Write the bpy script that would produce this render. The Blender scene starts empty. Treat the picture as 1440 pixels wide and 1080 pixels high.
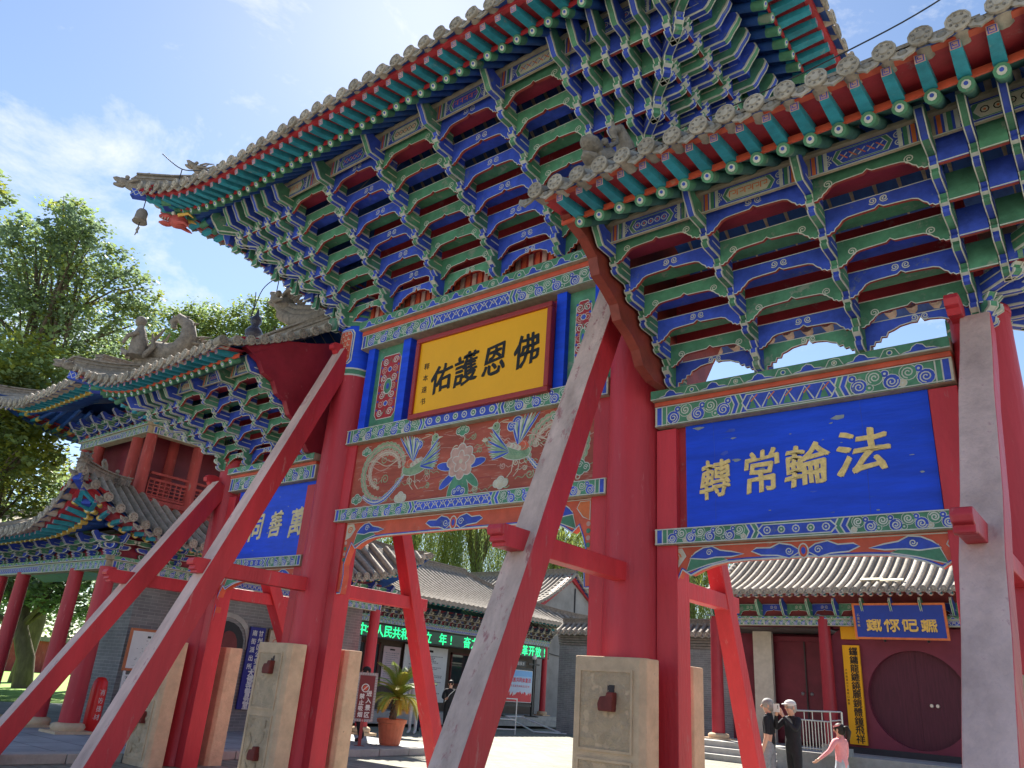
import bpy, math, random
from mathutils import Matrix, Vector, Quaternion, noise
R_=random.Random(7)
PI=math.pi
sc=bpy.context.scene
COL=sc.collection
# ------------------------------------------------------------------ camera
cam_d=bpy.data.cameras.new('camera'); cam=bpy.data.objects.new('camera',cam_d); COL.objects.link(cam)
cam_d.sensor_width=36; cam_d.lens=1083/1440*36; cam_d.clip_start=.05; cam_d.clip_end=2000
rx=Vector((0.78689797,0.61316686,0.06941175)); dn=Vector((-0.17501628,0.32962728,-0.92774736)); fw=Vector((-0.59174394,0.71789432,0.36669722))
cam.matrix_world=Matrix(((rx.x,-dn.x,-fw.x,0),(rx.y,-dn.y,-fw.y,-7.0),(rx.z,-dn.z,-fw.z,1.4),(0,0,0,1)))
sc.camera=cam
sc.cycles.max_bounces=14; sc.cycles.diffuse_bounces=9
# ------------------------------------------------------------------ world, sun, exposure
SUN=Vector((-0.51,0.437,0.741)).normalized()
SUN_EL=math.asin(SUN.z); SUN_AZ=math.atan2(SUN.x,SUN.y)
sc.view_settings.view_transform='Standard'; sc.view_settings.look='None'; sc.view_settings.gamma=1; sc.view_settings.use_curve_mapping=False
sc.view_settings.exposure=1.85
w=bpy.data.worlds.new('World'); sc.world=w; w.use_nodes=True
nt=w.node_tree; nt.nodes.clear()
def N(t,ty,**k):
    n=t.nodes.new(ty)
    for a,b in k.items(): setattr(n,a,b)
    return n
sky=N(nt,'ShaderNodeTexSky',sky_type='NISHITA'); sky.sun_disc=False; sky.sun_elevation=SUN_EL; sky.sun_rotation=SUN_AZ
sky.air_density=1.0; sky.dust_density=.20; sky.ozone_density=1.6
tc=N(nt,'ShaderNodeTexCoord'); mp=N(nt,'ShaderNodeMapping'); mp.inputs['Location'].default_value=(0.714, -0.7111, 0.7809); mp.inputs['Scale'].default_value=(1.6,1.6,2.4)
ns=N(nt,'ShaderNodeTexNoise'); ns.inputs['Scale'].default_value=2.0; ns.inputs['Detail'].default_value=12; ns.inputs['Roughness'].default_value=.66; ns.inputs['Distortion'].default_value=.35
rp=N(nt,'ShaderNodeValToRGB'); rp.color_ramp.elements[0].position=.555; rp.color_ramp.elements[1].position=.71
rp.color_ramp.elements[0].color=(0,0,0,1); rp.color_ramp.elements[1].color=(.8,.8,.8,1)
mx=N(nt,'ShaderNodeMix',data_type='RGBA'); mx.inputs[7].default_value=(6.0,6.1,6.2,1)
bg=N(nt,'ShaderNodeBackground'); bg.inputs['Strength'].default_value=.054; wo=N(nt,'ShaderNodeOutputWorld')
L=nt.links.new
L(tc.outputs['Generated'],mp.inputs['Vector']); L(mp.outputs[0],ns.inputs['Vector']); L(ns.outputs['Fac'],rp.inputs[0])
L(rp.outputs[0],mx.inputs[0]); L(sky.outputs[0],mx.inputs[6]); L(mx.outputs[2],bg.inputs['Color']); L(bg.outputs[0],wo.inputs[0])
sd=bpy.data.lights.new('sun','SUN'); sd.energy=4.2; sd.angle=math.radians(.53); sd.color=(1,.94,.84)
so=bpy.data.objects.new('sun',sd); COL.objects.link(so); so.rotation_mode='QUATERNION'; so.rotation_quaternion=SUN.to_track_quat('Z','Y'); so.location=(0,0,30)

# ------------------------------------------------------------------ materials
MATS={}
def mat(name,rgb,rough=.6,var=.18,nscale=6,wear=0,wearcol=(.45,.42,.38),bump=.15,bscale=40,spec=.35,stretch=(1,1,1),emit=0,metal=0,wscale=5,trans=0,objr=0):
    if name in MATS: return MATS[name]
    m=bpy.data.materials.new(name); m.use_nodes=True; t=m.node_tree; t.nodes.clear(); l=t.links.new
    out=N(t,'ShaderNodeOutputMaterial'); b=N(t,'ShaderNodeBsdfPrincipled'); b.inputs['Roughness'].default_value=rough
    b.inputs['Specular IOR Level'].default_value=spec; b.inputs['Metallic'].default_value=metal
    g=N(t,'ShaderNodeNewGeometry'); mp=N(t,'ShaderNodeMapping'); mp.inputs['Scale'].default_value=stretch; l(g.outputs['Position'],mp.inputs[0])
    n1=N(t,'ShaderNodeTexNoise'); n1.inputs['Scale'].default_value=nscale; n1.inputs['Detail'].default_value=6; n1.inputs['Roughness'].default_value=.65; l(mp.outputs[0],n1.inputs['Vector'])
    r1=N(t,'ShaderNodeMapRange'); r1.inputs[1].default_value=.3; r1.inputs[2].default_value=.7; r1.inputs[3].default_value=1-var; r1.inputs[4].default_value=1+var; l(n1.outputs[0],r1.inputs[0])
    mul=N(t,'ShaderNodeMix',data_type='RGBA',blend_type='MULTIPLY'); mul.inputs[0].default_value=1; mul.inputs[6].default_value=(*rgb,1)
    l(r1.outputs[0],mul.inputs[7]); c=mul.outputs[2]
    if wear:
        n2=N(t,'ShaderNodeTexNoise'); n2.inputs['Scale'].default_value=wscale; n2.inputs['Detail'].default_value=10; n2.inputs['Roughness'].default_value=.72; l(mp.outputs[0],n2.inputs['Vector'])
        r2=N(t,'ShaderNodeMapRange'); th=.72-.36*wear; r2.inputs[1].default_value=th; r2.inputs[2].default_value=th+.06; l(n2.outputs[0],r2.inputs[0])
        mw=N(t,'ShaderNodeMix',data_type='RGBA'); mw.inputs[7].default_value=(*wearcol,1); l(r2.outputs[0],mw.inputs[0]); l(c,mw.inputs[6]); c=mw.outputs[2]
    if objr:
        oi=N(t,'ShaderNodeObjectInfo'); r3=N(t,'ShaderNodeMapRange'); r3.inputs[3].default_value=1-objr; r3.inputs[4].default_value=1+objr*.8; l(oi.outputs['Random'],r3.inputs[0])
        m3=N(t,'ShaderNodeMix',data_type='RGBA',blend_type='MULTIPLY'); m3.inputs[0].default_value=1; l(c,m3.inputs[6]); l(r3.outputs[0],m3.inputs[7]); c=m3.outputs[2]
    l(c,b.inputs['Base Color'])
    if bump:
        n3=N(t,'ShaderNodeTexNoise'); n3.inputs['Scale'].default_value=bscale; n3.inputs['Detail'].default_value=5; l(mp.outputs[0],n3.inputs['Vector'])
        bp=N(t,'ShaderNodeBump'); bp.inputs['Strength'].default_value=bump; bp.inputs['Distance'].default_value=.02; l(n3.outputs[0],bp.inputs['Height']); l(bp.outputs[0],b.inputs['Normal'])
    if emit: b.inputs['Emission Color'].default_value=(*rgb,1); b.inputs['Emission Strength'].default_value=emit
    if trans:
        tr=N(t,'ShaderNodeBsdfTranslucent'); l(c,tr.inputs[0]); ms=N(t,'ShaderNodeMixShader'); ms.inputs[0].default_value=trans; l(b.outputs[0],ms.inputs[1]); l(tr.outputs[0],ms.inputs[2]); l(ms.outputs[0],out.inputs[0])
    else: l(b.outputs[0],out.inputs[0])
    MATS[name]=m; return m
RED=mat('red_lacquer',(.54,.038,.052),.48,.26,1.6,.32,(.50,.13,.13),.35,25,stretch=(1,1,.25),wscale=7)
REDC=mat('red_column_paint',(.52,.040,.058),.46,.24,1.3,.30,(.54,.11,.12),.35,26,stretch=(1,1,.18),wscale=14)
REDB=mat('red_board_paint',(.42,.032,.042),.5,.25,4,.35,(.40,.12,.12),.15,30)
REDO=mat('orange_red_paint',(.60,.10,.05),.5,.2,4,.3,(.5,.25,.18),.15,30)
REDP=mat('purple_red_paint',(.30,.03,.06),.55,.2,5)
MAR=mat('maroon_paint',(.16,.02,.035),.5,.2,3)
BLUE=mat('ultramarine_paint',(.042,.085,.50),.55,.28,7,.36,(.13,.16,.30),.2,35,objr=.22)
BLUEB=mat('bright_blue_board_paint',(.008,.070,.74),.5,.22,3,.22,(.03,.11,.60),.15,14,stretch=(.4,.4,2.5),wscale=11)
GREEN=mat('malachite_green_paint',(.085,.25,.15),.6,.28,7,.4,(.22,.28,.22),.2,35,objr=.22)
GREY=mat('faded_grey_green_paint',(.22,.25,.20),.7,.25,7,.2,(.3,.28,.25))
TEAL=mat('turquoise_paint',(.03,.30,.40),.55,.25,8,.3,(.2,.33,.36),objr=.2)
WHITE=mat('white_outline_paint',(.60,.60,.54),.6,.15,10)
CREAM=mat('cream_paint',(.58,.52,.40),.7,.2,8)
PINK=mat('pale_pink_paint',(.55,.33,.28),.7,.25,9)
ORN=mat('orange_paint',(.70,.18,.06),.6,.2,8)
YEL=mat('plaque_yellow_paint',(.90,.42,.006),.45,.05,2,bump=.05)
GOLD=mat('gold_leaf_paint',(.80,.50,.12),.45,.25,12)
BLACK=mat('black_ink_paint',(.015,.013,.012),.5,.1)
WOODE=mat('bare_beam_edge_wood',(.40,.33,.24),.8,.25,8)
DARK=mat('dark_interior_wood',(.07,.055,.055),.8,.3)
SOFB=mat('deep_blue_soffit_paint',(.022,.085,.32),.6,.3,9,stretch=(1,.3,1))
SOFG=mat('dark_green_rafter_paint',(.05,.15,.13),.6,.3,9)
TILE=mat('grey_clay_tile',(.37,.32,.265),.85,.3,9,.35,(.42,.38,.33),.5,30,wscale=7,objr=.25)
TILE2=mat('dusty_grey_tile',(.22,.20,.18),.9,.3,6,.3,(.33,.30,.26),.5,30)
CARV=mat('weathered_carved_clay',(.25,.215,.185),.9,.35,12,.3,(.36,.32,.27),.9,35)
BLEACH=mat('bleached_peeling_timber_paint',(.62,.42,.38),.8,.28,3,.36,(.46,.24,.25),.7,22,stretch=(1,1,.22),wscale=6)
BLEACH2=mat('cracked_bleached_timber_paint',(.56,.40,.35),.8,.3,5,.42,(.40,.18,.18),.9,22,stretch=(1,1,.25),wscale=7)
def stone_mat(name,rgb,scale,strength,dark=(.30,.24,.18)):
    m=mat(name,rgb,.85,.18,5,.25,dark,.0); t=m.node_tree; l=t.links.new
    b=[n for n in t.nodes if n.type=='BSDF_PRINCIPLED'][0]
    g=N(t,'ShaderNodeNewGeometry'); v=N(t,'ShaderNodeTexNoise'); v.inputs['Scale'].default_value=scale; v.inputs['Detail'].default_value=8; v.inputs['Roughness'].default_value=.7; l(g.outputs['Position'],v.inputs['Vector'])
    bp=N(t,'ShaderNodeBump'); bp.inputs['Strength'].default_value=strength; bp.inputs['Distance'].default_value=.05; l(v.outputs[0],bp.inputs['Height']); l(bp.outputs[0],b.inputs['Normal'])
    return m
STONE=stone_mat('tan_dressed_stone',(.62,.45,.30),14,.35)
STONER=stone_mat('pitted_carved_stone',(.62,.46,.31),16,1.0)
STONEG=stone_mat('grey_paving_stone',(.40,.385,.36),5,.25,(.30,.29,.27))
def brick_mat(name,c1,c2,mort,sc_,bw,bh,mode='z',bump=.5,msize=.018):
    m=mat(name,(1,1,1),.85,.22,1.3,bump=0); t=m.node_tree; l=t.links.new
    b=[n for n in t.nodes if n.type=='BSDF_PRINCIPLED'][0]; mul=[n for n in t.nodes if n.type=='MIX'][0]
    g=N(t,'ShaderNodeNewGeometry'); cx=N(t,'ShaderNodeSeparateXYZ'); l(g.outputs['Position'],cx.inputs[0]); cb=N(t,'ShaderNodeCombineXYZ')
    if mode=='z':
        ad=N(t,'ShaderNodeMath',operation='ADD'); l(cx.outputs[0],ad.inputs[0]); l(cx.outputs[1],ad.inputs[1]); l(ad.outputs[0],cb.inputs[0]); l(cx.outputs[2],cb.inputs[1])
    else: l(cx.outputs[0],cb.inputs[0]); l(cx.outputs[1],cb.inputs[1])
    br=N(t,'ShaderNodeTexBrick'); l(cb.outputs[0],br.inputs['Vector']); br.inputs['Scale'].default_value=sc_; br.inputs['Brick Width'].default_value=bw; br.inputs['Row Height'].default_value=bh
    br.inputs['Mortar Size'].default_value=msize; br.inputs['Color1'].default_value=(*c1,1); br.inputs['Color2'].default_value=(*c2,1); br.inputs['Mortar'].default_value=(*mort,1)
    l(br.outputs[0],mul.inputs[6]); bp=N(t,'ShaderNodeBump'); bp.inputs['Strength'].default_value=bump; bp.inputs['Distance'].default_value=.01; bp.invert=True; l(br.outputs['Fac'],bp.inputs['Height']); l(bp.outputs[0],b.inputs['Normal'])
    return m
BRICK=brick_mat('grey_brickwork',(.20,.20,.21),(.25,.25,.255),(.33,.33,.32),1,.26,.065,bump=.4,msize=.006)
PAVE=brick_mat('grey_brick_paving',(.23,.225,.18),(.285,.275,.22),(.13,.125,.105),1,.42,.21,'xy',.5,.012)
PAVE2=brick_mat('large_grey_flagstones',(.31,.33,.345),(.38,.39,.40),(.19,.19,.19),1,1.1,.7,'xy',.3,.014)
PLASTER=mat('grey_wall_plaster',(.30,.285,.275),.9,.22,1.2,.2,(.25,.235,.225),.1,30)
GLASS=mat('dark_window_glass',(.03,.04,.045),.08,.1,spec=.8,bump=0)
PAPER=mat('white_notice_paper',(.72,.72,.70),.5,.05,bump=0)
PPINK=mat('pink_notice_paper',(.62,.48,.50),.5,.05,bump=0)
METW=mat('white_painted_metal',(.70,.70,.70),.4,.08,bump=0)
METD=mat('dark_painted_metal',(.04,.04,.045),.4,.1,bump=0)
STEEL=mat('brushed_steel',(.55,.55,.55),.3,.05,metal=.8,bump=0)
LED=mat('green_led_light',(.03,.9,.30),.5,0,emit=.45,bump=0)
SIGNB=mat('navy_sign_enamel',(.02,.02,.22),.35,.08,bump=0)
SIGNM=mat('maroon_sign_enamel',(.17,.025,.035),.35,.08,bump=0)
TERRA=mat('terracotta_pot_clay',(.56,.17,.09),.7,.15,8)
FIRE=mat('fire_hose_cabinet_red',(.75,.03,.03),.3,.05,bump=0)
SKIN=mat('skin',(.60,.36,.26),.55,.05,bump=0)
CLOTHB=mat('black_cloth',(.018,.020,.026),.85,.25,20)
CLOTHJ=mat('washed_grey_jeans',(.25,.28,.32),.85,.2,20)
CLOTHP=mat('pink_knit_cloth',(.78,.32,.34),.85,.1,20)
CLOTHL=mat('pale_denim',(.40,.45,.52),.85,.15,20)
CLOTHW=mat('white_cloth',(.65,.66,.68),.8,.1,20)
CLOTHY=mat('yellow_cloth',(.75,.50,.05),.8,.1,20)
HAIRB=mat('black_hair',(.02,.016,.014),.6,.2,40)
HAIRG=mat('grey_hair',(.30,.29,.28),.7,.2,40)
CAPW=mat('pale_cap_cloth',(.62,.60,.58),.8,.1,20)
BARK=mat('rough_brown_bark',(.13,.10,.075),.9,.3,8,bump=.8,bscale=20,stretch=(1,1,.3))
LEAFA=mat('dark_green_leaf',(.20,.28,.165),.55,.35,.7,bump=0,trans=.48)
LEAFB=mat('mid_green_leaf',(.25,.34,.13),.55,.35,.7,bump=0,trans=.5)
LEAFC=mat('yellow_green_leaf',(.24,.27,.04),.55,.3,.7,bump=0,trans=.5)
WILL=mat('willow_leaf',(.20,.26,.07),.55,.3,.7,bump=0,trans=.5)
PALM=mat('cycad_frond_green',(.25,.34,.05),.45,.3,4,bump=0,trans=.35)
PALMY=mat('cycad_frond_yellow',(.42,.38,.05),.45,.3,4,bump=0,trans=.35)
GRASS=mat('lawn_grass',(.16,.30,.03),.8,.35,3,bump=.5,bscale=60)
EARTH=mat('dusty_earth',(.32,.28,.22),.9,.2,1)

# ------------------------------------------------------------------ mesh building
class B:
    def __init__(s): s.v=[];s.f=[];s.mi=[];s.ms=[];s.sm=[]
    def m_(s,m):
        if m not in s.ms: s.ms.append(m)
        return s.ms.index(m)
    def face(s,pts,m,smooth=False):
        n=len(s.v); s.v+= [tuple(p) for p in pts]; s.f.append(tuple(range(n,n+len(pts)))); s.mi.append(s.m_(m)); s.sm.append(smooth)
    def add(s,vs,fs,m,smooth=False):
        n=len(s.v); s.v+=[tuple(p) for p in vs]; k=s.m_(m) if not isinstance(m,list) else None
        for i,f in enumerate(fs): s.f.append(tuple(n+j for j in f)); s.mi.append(k if k is not None else s.m_(m[i])); s.sm.append(smooth)
    def box(s,a,b,m,M=None):
        x0,y0,z0=a;x1,y1,z1=b
        vs=[(x0,y0,z0),(x1,y0,z0),(x1,y1,z0),(x0,y1,z0),(x0,y0,z1),(x1,y0,z1),(x1,y1,z1),(x0,y1,z1)]
        if M is not None: vs=[M@Vector(p) for p in vs]
        # order of faces: bottom, top, front(-y), right(+x), back, left
        s.add(vs,[(0,3,2,1),(4,5,6,7),(0,1,5,4),(1,2,6,5),(2,3,7,6),(3,0,4,7)],m)
    def prism(s,pts,fn,w0,w1,m,mside=None,mback=None):
        """pts 2-D outline (counter-clockwise), fn(u,v,w)->xyz"""
        n=len(pts); a=[fn(u,v,w0) for u,v in pts]; b=[fn(u,v,w1) for u,v in pts]
        mside=mside or m; mback=mback or m
        s.add(a+b,[tuple(range(n))[::-1]]+[tuple(range(n,2*n))]+[(i,(i+1)%n,n+(i+1)%n,n+i) for i in range(n)],[m,mback]+([mside]*n if not isinstance(mside,list) else mside))
    def tube(s,pts,r,m,n=6,cap=True,smooth=True):
        pts=[Vector(p) for p in pts]; rs=r if isinstance(r,(list,tuple)) else [r]*len(pts)
        vs=[];prev=None
        for i,p in enumerate(pts):
            d=(pts[min(i+1,len(pts)-1)]-pts[max(i-1,0)]).normalized()
            if prev is None:
                a=d.orthogonal().normalized()
            else:
                a=(prev-d*prev.dot(d)); a=a.normalized() if a.length>1e-6 else d.orthogonal().normalized()
            prev=a; b=d.cross(a)
            for j in range(n):
                t=2*PI*j/n; vs.append(p+(a*math.cos(t)+b*math.sin(t))*rs[i])
        fs=[]
        for i in range(len(pts)-1):
            for j in range(n): fs.append((i*n+j,i*n+(j+1)%n,(i+1)*n+(j+1)%n,(i+1)*n+j))
        s.add(vs,fs,m,smooth)
        if cap: s.face(vs[:n][::-1],m); s.face(vs[-n:],m)
    def lathe(s,prof,c,m,n=16,ax=None,smooth=True):
        c=Vector(c); ax=Vector(ax or (0,0,1)).normalized(); a=ax.orthogonal().normalized(); b=ax.cross(a); vs=[]
        for r,h in prof:
            for j in range(n): t=2*PI*j/n; vs.append(c+ax*h+(a*math.cos(t)+b*math.sin(t))*r)
        fs=[(i*n+j,i*n+(j+1)%n,(i+1)*n+(j+1)%n,(i+1)*n+j) for i in range(len(prof)-1) for j in range(n)]
        s.add(vs,fs,m,smooth)
        if prof[0][0]>1e-4: s.face(vs[:n][::-1],m if not isinstance(m,list) else m[0])
        if prof[-1][0]>1e-4: s.face(vs[-n:],m if not isinstance(m,list) else m[-1])
    def blob(s,c,r,m,n=8,k=6,rnd=0,seed=0,M=None):
        rr=random.Random(seed); vs=[];c=Vector(c); r=Vector(r) if not isinstance(r,(int,float)) else Vector((r,r,r))
        for i in range(k+1):
            ph=PI*i/k
            for j in range(n):
                t=2*PI*j/n; q=1+rnd*(rr.random()-.5); p=Vector((r.x*math.sin(ph)*math.cos(t)*q,r.y*math.sin(ph)*math.sin(t)*q,r.z*math.cos(ph)))
                if M is not None: p=M@p
                vs.append(c+p)
        s.add(vs,[(i*n+j,(i+1)*n+j,(i+1)*n+(j+1)%n,i*n+(j+1)%n) for i in range(k) for j in range(n)],m,True)
    def grid(s,P,m,smooth=True,flip=False):
        nr=len(P);nc=len(P[0]); vs=[p for r in P for p in r]
        fs=[(i*nc+j,i*nc+j+1,(i+1)*nc+j+1,(i+1)*nc+j) for i in range(nr-1) for j in range(nc-1)]
        if flip: fs=[f[::-1] for f in fs]
        s.add(vs,fs,m,smooth)
    def mesh(s,name):
        me=bpy.data.meshes.new(name); me.from_pydata(s.v,[],s.f); 
        for m in s.ms: me.materials.append(m)
        me.polygons.foreach_set('material_index',s.mi); me.polygons.foreach_set('use_smooth',s.sm); me.update(); return me
WM={}
def link(name,me,parent=None,M=None,**kw):
    o=bpy.data.objects.new(name,me); COL.objects.link(o)
    Mw=M if M is not None else Matrix.Identity(4); WM[o]=Mw
    if parent is not None:
        o.parent=parent; o.matrix_parent_inverse=WM[parent].inverted()
    o.matrix_basis=Mw
    for k,v in kw.items():
        if v is not None: o[k]=v
    return o
def thing(name,loc,label,cat,group=None,kind=None):
    return link(name,None,None,Matrix.Translation(loc),label=label,category=cat,group=group,kind=kind)
def bevel(o,w=.008,seg=2):
    b=o.modifiers.new('bevel','BEVEL'); b.width=w; b.segments=seg; b.limit_method='ANGLE'; return o
def frame(o,u,v,n=None):
    u=Vector(u).normalized(); v=Vector(v).normalized(); n=Vector(n).normalized() if n else u.cross(v)
    return Matrix(((u.x,v.x,n.x,o[0]),(u.y,v.y,n.y,o[1]),(u.z,v.z,n.z,o[2]),(0,0,0,1)))
# flat painted decoration on a plane: u right, v up, n out of the surface
class Paint(B):
    def __init__(s,o,u=(1,0,0),v=(0,0,1),n=(0,-1,0),base=.0015,step=.0007):
        super().__init__(); s.o=Vector(o);s.u=Vector(u);s.vv=Vector(v);s.n=Vector(n);s.base=base;s.step=step;s.lay=0;s.cnt=0
    def P(s,p,l=None):
        l=s.lay if l is None else l
        return s.o+s.u*p[0]+s.vv*p[1]+s.n*(s.base+s.step*l+s.cnt%37*1.2e-5)
    def poly(s,pts,m,l=None):
        s.cnt+=1; s.face([s.P(p,l) for p in pts],m)
    def line(s,pts,w,m,l=None,closed=False,taper=False):
        n=len(pts); s.cnt+=1
        if n<2: return
        A=[];
        for i,p in enumerate(pts):
            if closed: a=pts[i-1];b=pts[(i+1)%n]
            else: a=pts[max(i-1,0)];b=pts[min(i+1,n-1)]
            dx,dy=b[0]-a[0],b[1]-a[1]; d=math.hypot(dx,dy) or 1
            ww=w/2*(1-.8*i/(n-1)) if taper else w/2
            A.append((p[0]-dy/d*ww,p[1]+dx/d*ww)); A.append((p[0]+dy/d*ww,p[1]-dx/d*ww))
        vs=[s.P(q,l) for q in A]; fs=[]
        for i in range(n-1 if not closed else n):
            j=(i+1)%n; fs.append((2*i+1,2*j+1,2*j,2*i))
        s.add(vs,fs,m)
    def circ(s,c,r,m,l=None,n=12,ry=None): s.poly([(c[0]+r*math.cos(2*PI*i/n),c[1]+(ry or r)*math.sin(2*PI*i/n)) for i in range(n)],m,l)
    def ring(s,c,r,w,m,l=None,n=12): s.line([(c[0]+r*math.cos(2*PI*i/n),c[1]+r*math.sin(2*PI*i/n)) for i in range(n)],w,m,l,True)
    def spiral(s,c,r,m,l=None,turns=1.6,w=None,dir=1,a0=0,flip=1,n=18):
        w=w or r*.2
        s.line([(c[0]+flip*r*(1-.82*i/n)*math.cos(a0+dir*2*PI*turns*i/n),c[1]+r*(1-.82*i/n)*math.sin(a0+dir*2*PI*turns*i/n)) for i in range(n+1)],w,m,l)
    def outlined(s,pts,m,l,w=.01,mo=None): s.poly(pts,m,l); s.line(pts,w,mo or WHITE,l+1,True)
    def cloud(s,c,r,m,l,w=None,flip=1):
        w=w or r*.1
        pts=[]
        for (cx,cy,cr) in ((-.75,0,.5),(0,.35,.62),(.75,0,.5),(0,-.2,.6)):
            s.circ((c[0]+flip*cx*r,c[1]+cy*r),cr*r+w,WHITE,l,14)
        for (cx,cy,cr) in ((-.75,0,.5),(0,.35,.62),(.75,0,.5),(0,-.2,.6)): s.circ((c[0]+flip*cx*r,c[1]+cy*r),cr*r,m,l+1,14)
        for (cx,cy,cr) in ((-.75,0,.32),(0,.35,.4),(.75,0,.32)): s.spiral((c[0]+flip*cx*r,c[1]+cy*r),cr*r,WHITE,l+2,1.5,w*.8)
    def obj(s,parent,name='painted_pattern',M=None): return link(name,s.mesh(name),parent,M)
# ---- lettering (built-in font, converted to mesh)
def _glyph_mesh(ch,size,ext,bold,m,shear=0,brush=0,key={}):
    seed=ord(ch)%7; k=(ch,size,ext,bold,m.name,shear,brush)
    if k in key: return key[k]
    c=bpy.data.curves.new('lettering','FONT'); c.body=ch; c.size=size; c.extrude=ext; c.offset=0; c.align_x='CENTER'; c.align_y='CENTER'; c.shear=shear; c.resolution_u=2; c.fill_mode='BOTH'
    o=bpy.data.objects.new('tmp',c); COL.objects.link(o); dg=bpy.context.evaluated_depsgraph_get(); dg.update()
    me=bpy.data.meshes.new_from_object(o.evaluated_get(dg)); bpy.data.objects.remove(o); me.materials.clear(); me.materials.append(m); me.name='lettering'
    if me.vertices:
        xs=[v.co.x for v in me.vertices]; ys=[v.co.y for v in me.vertices]; cx=(min(xs)+max(xs))/2; cy=(min(ys)+max(ys))/2
        for v in me.vertices: v.co.x-=cx; v.co.y-=cy
        if brush:
            s_=size
            for v in me.vertices:
                x,y=v.co.x/s_,v.co.y/s_; v.co.x+=s_*(.10*y+.018*math.sin(9*y+3*x+seed)+.010*math.sin(23*y+seed)); v.co.y+=s_*(.09*x+.018*math.sin(8*x+4*y+seed*2)+.010*math.sin(21*x))
        if bold:
            b=B(); q=0
            for dx,dy in (((0,0),(bold,0),(-bold,0),(0,bold),(0,-bold)) if not brush else ((0,0),(bold,bold*.6),(-bold,-bold*.6),(bold*1.7,-bold*.3),(-bold*.4,bold*1.3))):
                b.add([(v.co.x+dx,v.co.y+dy,v.co.z+q*.0004) for v in me.vertices],[tuple(p.vertices) for p in me.polygons],m); q+=1
            me=b.mesh('lettering')
    key[k]=me; return me
def glyph(ch,o,u,v,size,m,parent,name='lettering',ext=.004,bold=0,sx=1,sy=1,shear=0,rot=0,brush=0):
    me=_glyph_mesh(ch,size,ext,bold,m,shear,brush)
    M=frame(o,u,v)@Matrix.Rotation(rot,4,'Z')@Matrix.Diagonal((sx,sy,1,1))
    return link(name,me,parent,M)
def text_line(s,o,u,v,step,size,m,parent,name='lettering',vertical=False,**k):
    """joined string of characters as one lettering mesh"""
    b=B(); o=Vector(o);u=Vector(u).normalized();v=Vector(v).normalized()
    for i,ch in enumerate(s):
        if ch==' ': continue
        me=_glyph_mesh(ch,size,k.get('ext',.002),k.get('bold',0),m)
        c=o+(v*(-i*step) if vertical else u*(i*step)); F=frame(c,u,v)@Matrix.Diagonal((k.get('sx',1),1,1,1))
        b.add([F@x.co for x in me.vertices],[tuple(p.vertices) for p in me.polygons],m)
    return link(name,b.mesh(name),parent)
# ================================================================== bracket sets (dougong)
def FM(ox,oy,oz,al,ou): # local x along, y outward, z up
    return Matrix(((al[0],ou[0],0,ox),(al[1],ou[1],0,oy),(0,0,1,oz),(0,0,0,1)))
_mc={}
LIP=mat('dull_red_board_edge',(.34,.055,.045),.6,.25,6)
def cached(key,fn):
    if key not in _mc: _mc[key]=fn()
    return _mc[key]
def arm_into(b,L,dz,t,c1,c2,F=None,head=False,L0=0.0):
    """stepped bracket arm; local x sideways, y outward, z up"""
    s=dz/.2
    if head:
        nose=[(.03,.0),(.055,.03),(.085,.10),(.125,.17),(.145,.235),(.13,.285),(.09,.305),(.055,.29),(.05,.262),(.02,.262)]
    else:
        nose=[(.028,.0),(.058,.018),(.066,.045),(.046,.066),(.062,.082),(.088,.10),(.09,.132),(.06,.15),(.078,.168),(.095,.192)]
    nose=[(L+u*s*1.35,v*s) for u,v in nose]; top=nose[-1][1]
    pr=[(L0,0),(L,0)]+nose+[(L0,top if not head else dz)]
    f=lambda u,v,w:(Vector((w,u,v)) if F is None else F@Vector((w,u,v)))
    k=len(nose); h=k//2
    sides=[c1]+[c1]*1+[c2]*(h-1)+[WHITE]+[c1]*(k-h-1)+[c1,c1]
    sides=(sides+[c1]*99)[:len(pr)]
    b.prism(pr,f,-t/2+.011,t/2-.011,c1,sides)
    ex=[(L0,-.004),(L,-.006)]+[(u+.007,v-.004) for u,v in nose]+[(L0,pr[-1][1]+.002)]
    b.prism(ex,f,-t/2+.003,-t/2+.011,WHITE); b.prism(ex,f,t/2-.011,t/2-.003,WHITE)
    ins=[(L0,.012),(L-.006,.012)]+[(u-.012,v+.006) for u,v in nose[:-1]]+[(nose[-1][0]-.012,top-.012),(L0,pr[-1][1]-.012)]
    for sg in (-1,1): b.face([f(u,v,sg*(t/2+.0015)) for u,v in ins],c1)
    for sg in (-1,1): b.face([f(u,v,sg*(t/2+.0025)) for u,v in ((L0,dz*.46),(L-.01,dz*.46),(L-.01,dz*.54),(L0,dz*.54))],WHITE if c1 is BLUE else CREAM)
def arm_obj(L,dz,t,c1,c2,head,L0):
    def mk():
        b=B(); arm_into(b,L,dz,t,c1,c2,None,head,L0); return b.mesh('bracket_arm')
    return cached(('arm',round(L,3),dz,t,c1.name,c2.name,head,round(L0,3)),mk)
def cusp_profile(W,h,a,rich=False):
    e=min(.16,W*.22)
    if rich: half=[(0,0),(.03,0),(.035,.22),(.07,.2),(.085,.36),(.13,.34),(.145,.52),(.19,.50),(.21,.68),(.26,.74),(.32,.86),(.42,.92),(.47,.90)]
    else: half=[(0,0),(.03,-.02),(.05,.12),(.075,.10),(.09,.3),(.12,.42),(.16,.72),(.21,.84),(.30,.88),(.46,.92)]
    L=[(p*W,q*a) for p,q in half]; pts=L+[(W/2,a*1.12)]+[(W-p,q) for p,q in L[::-1]]
    return pts
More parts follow.
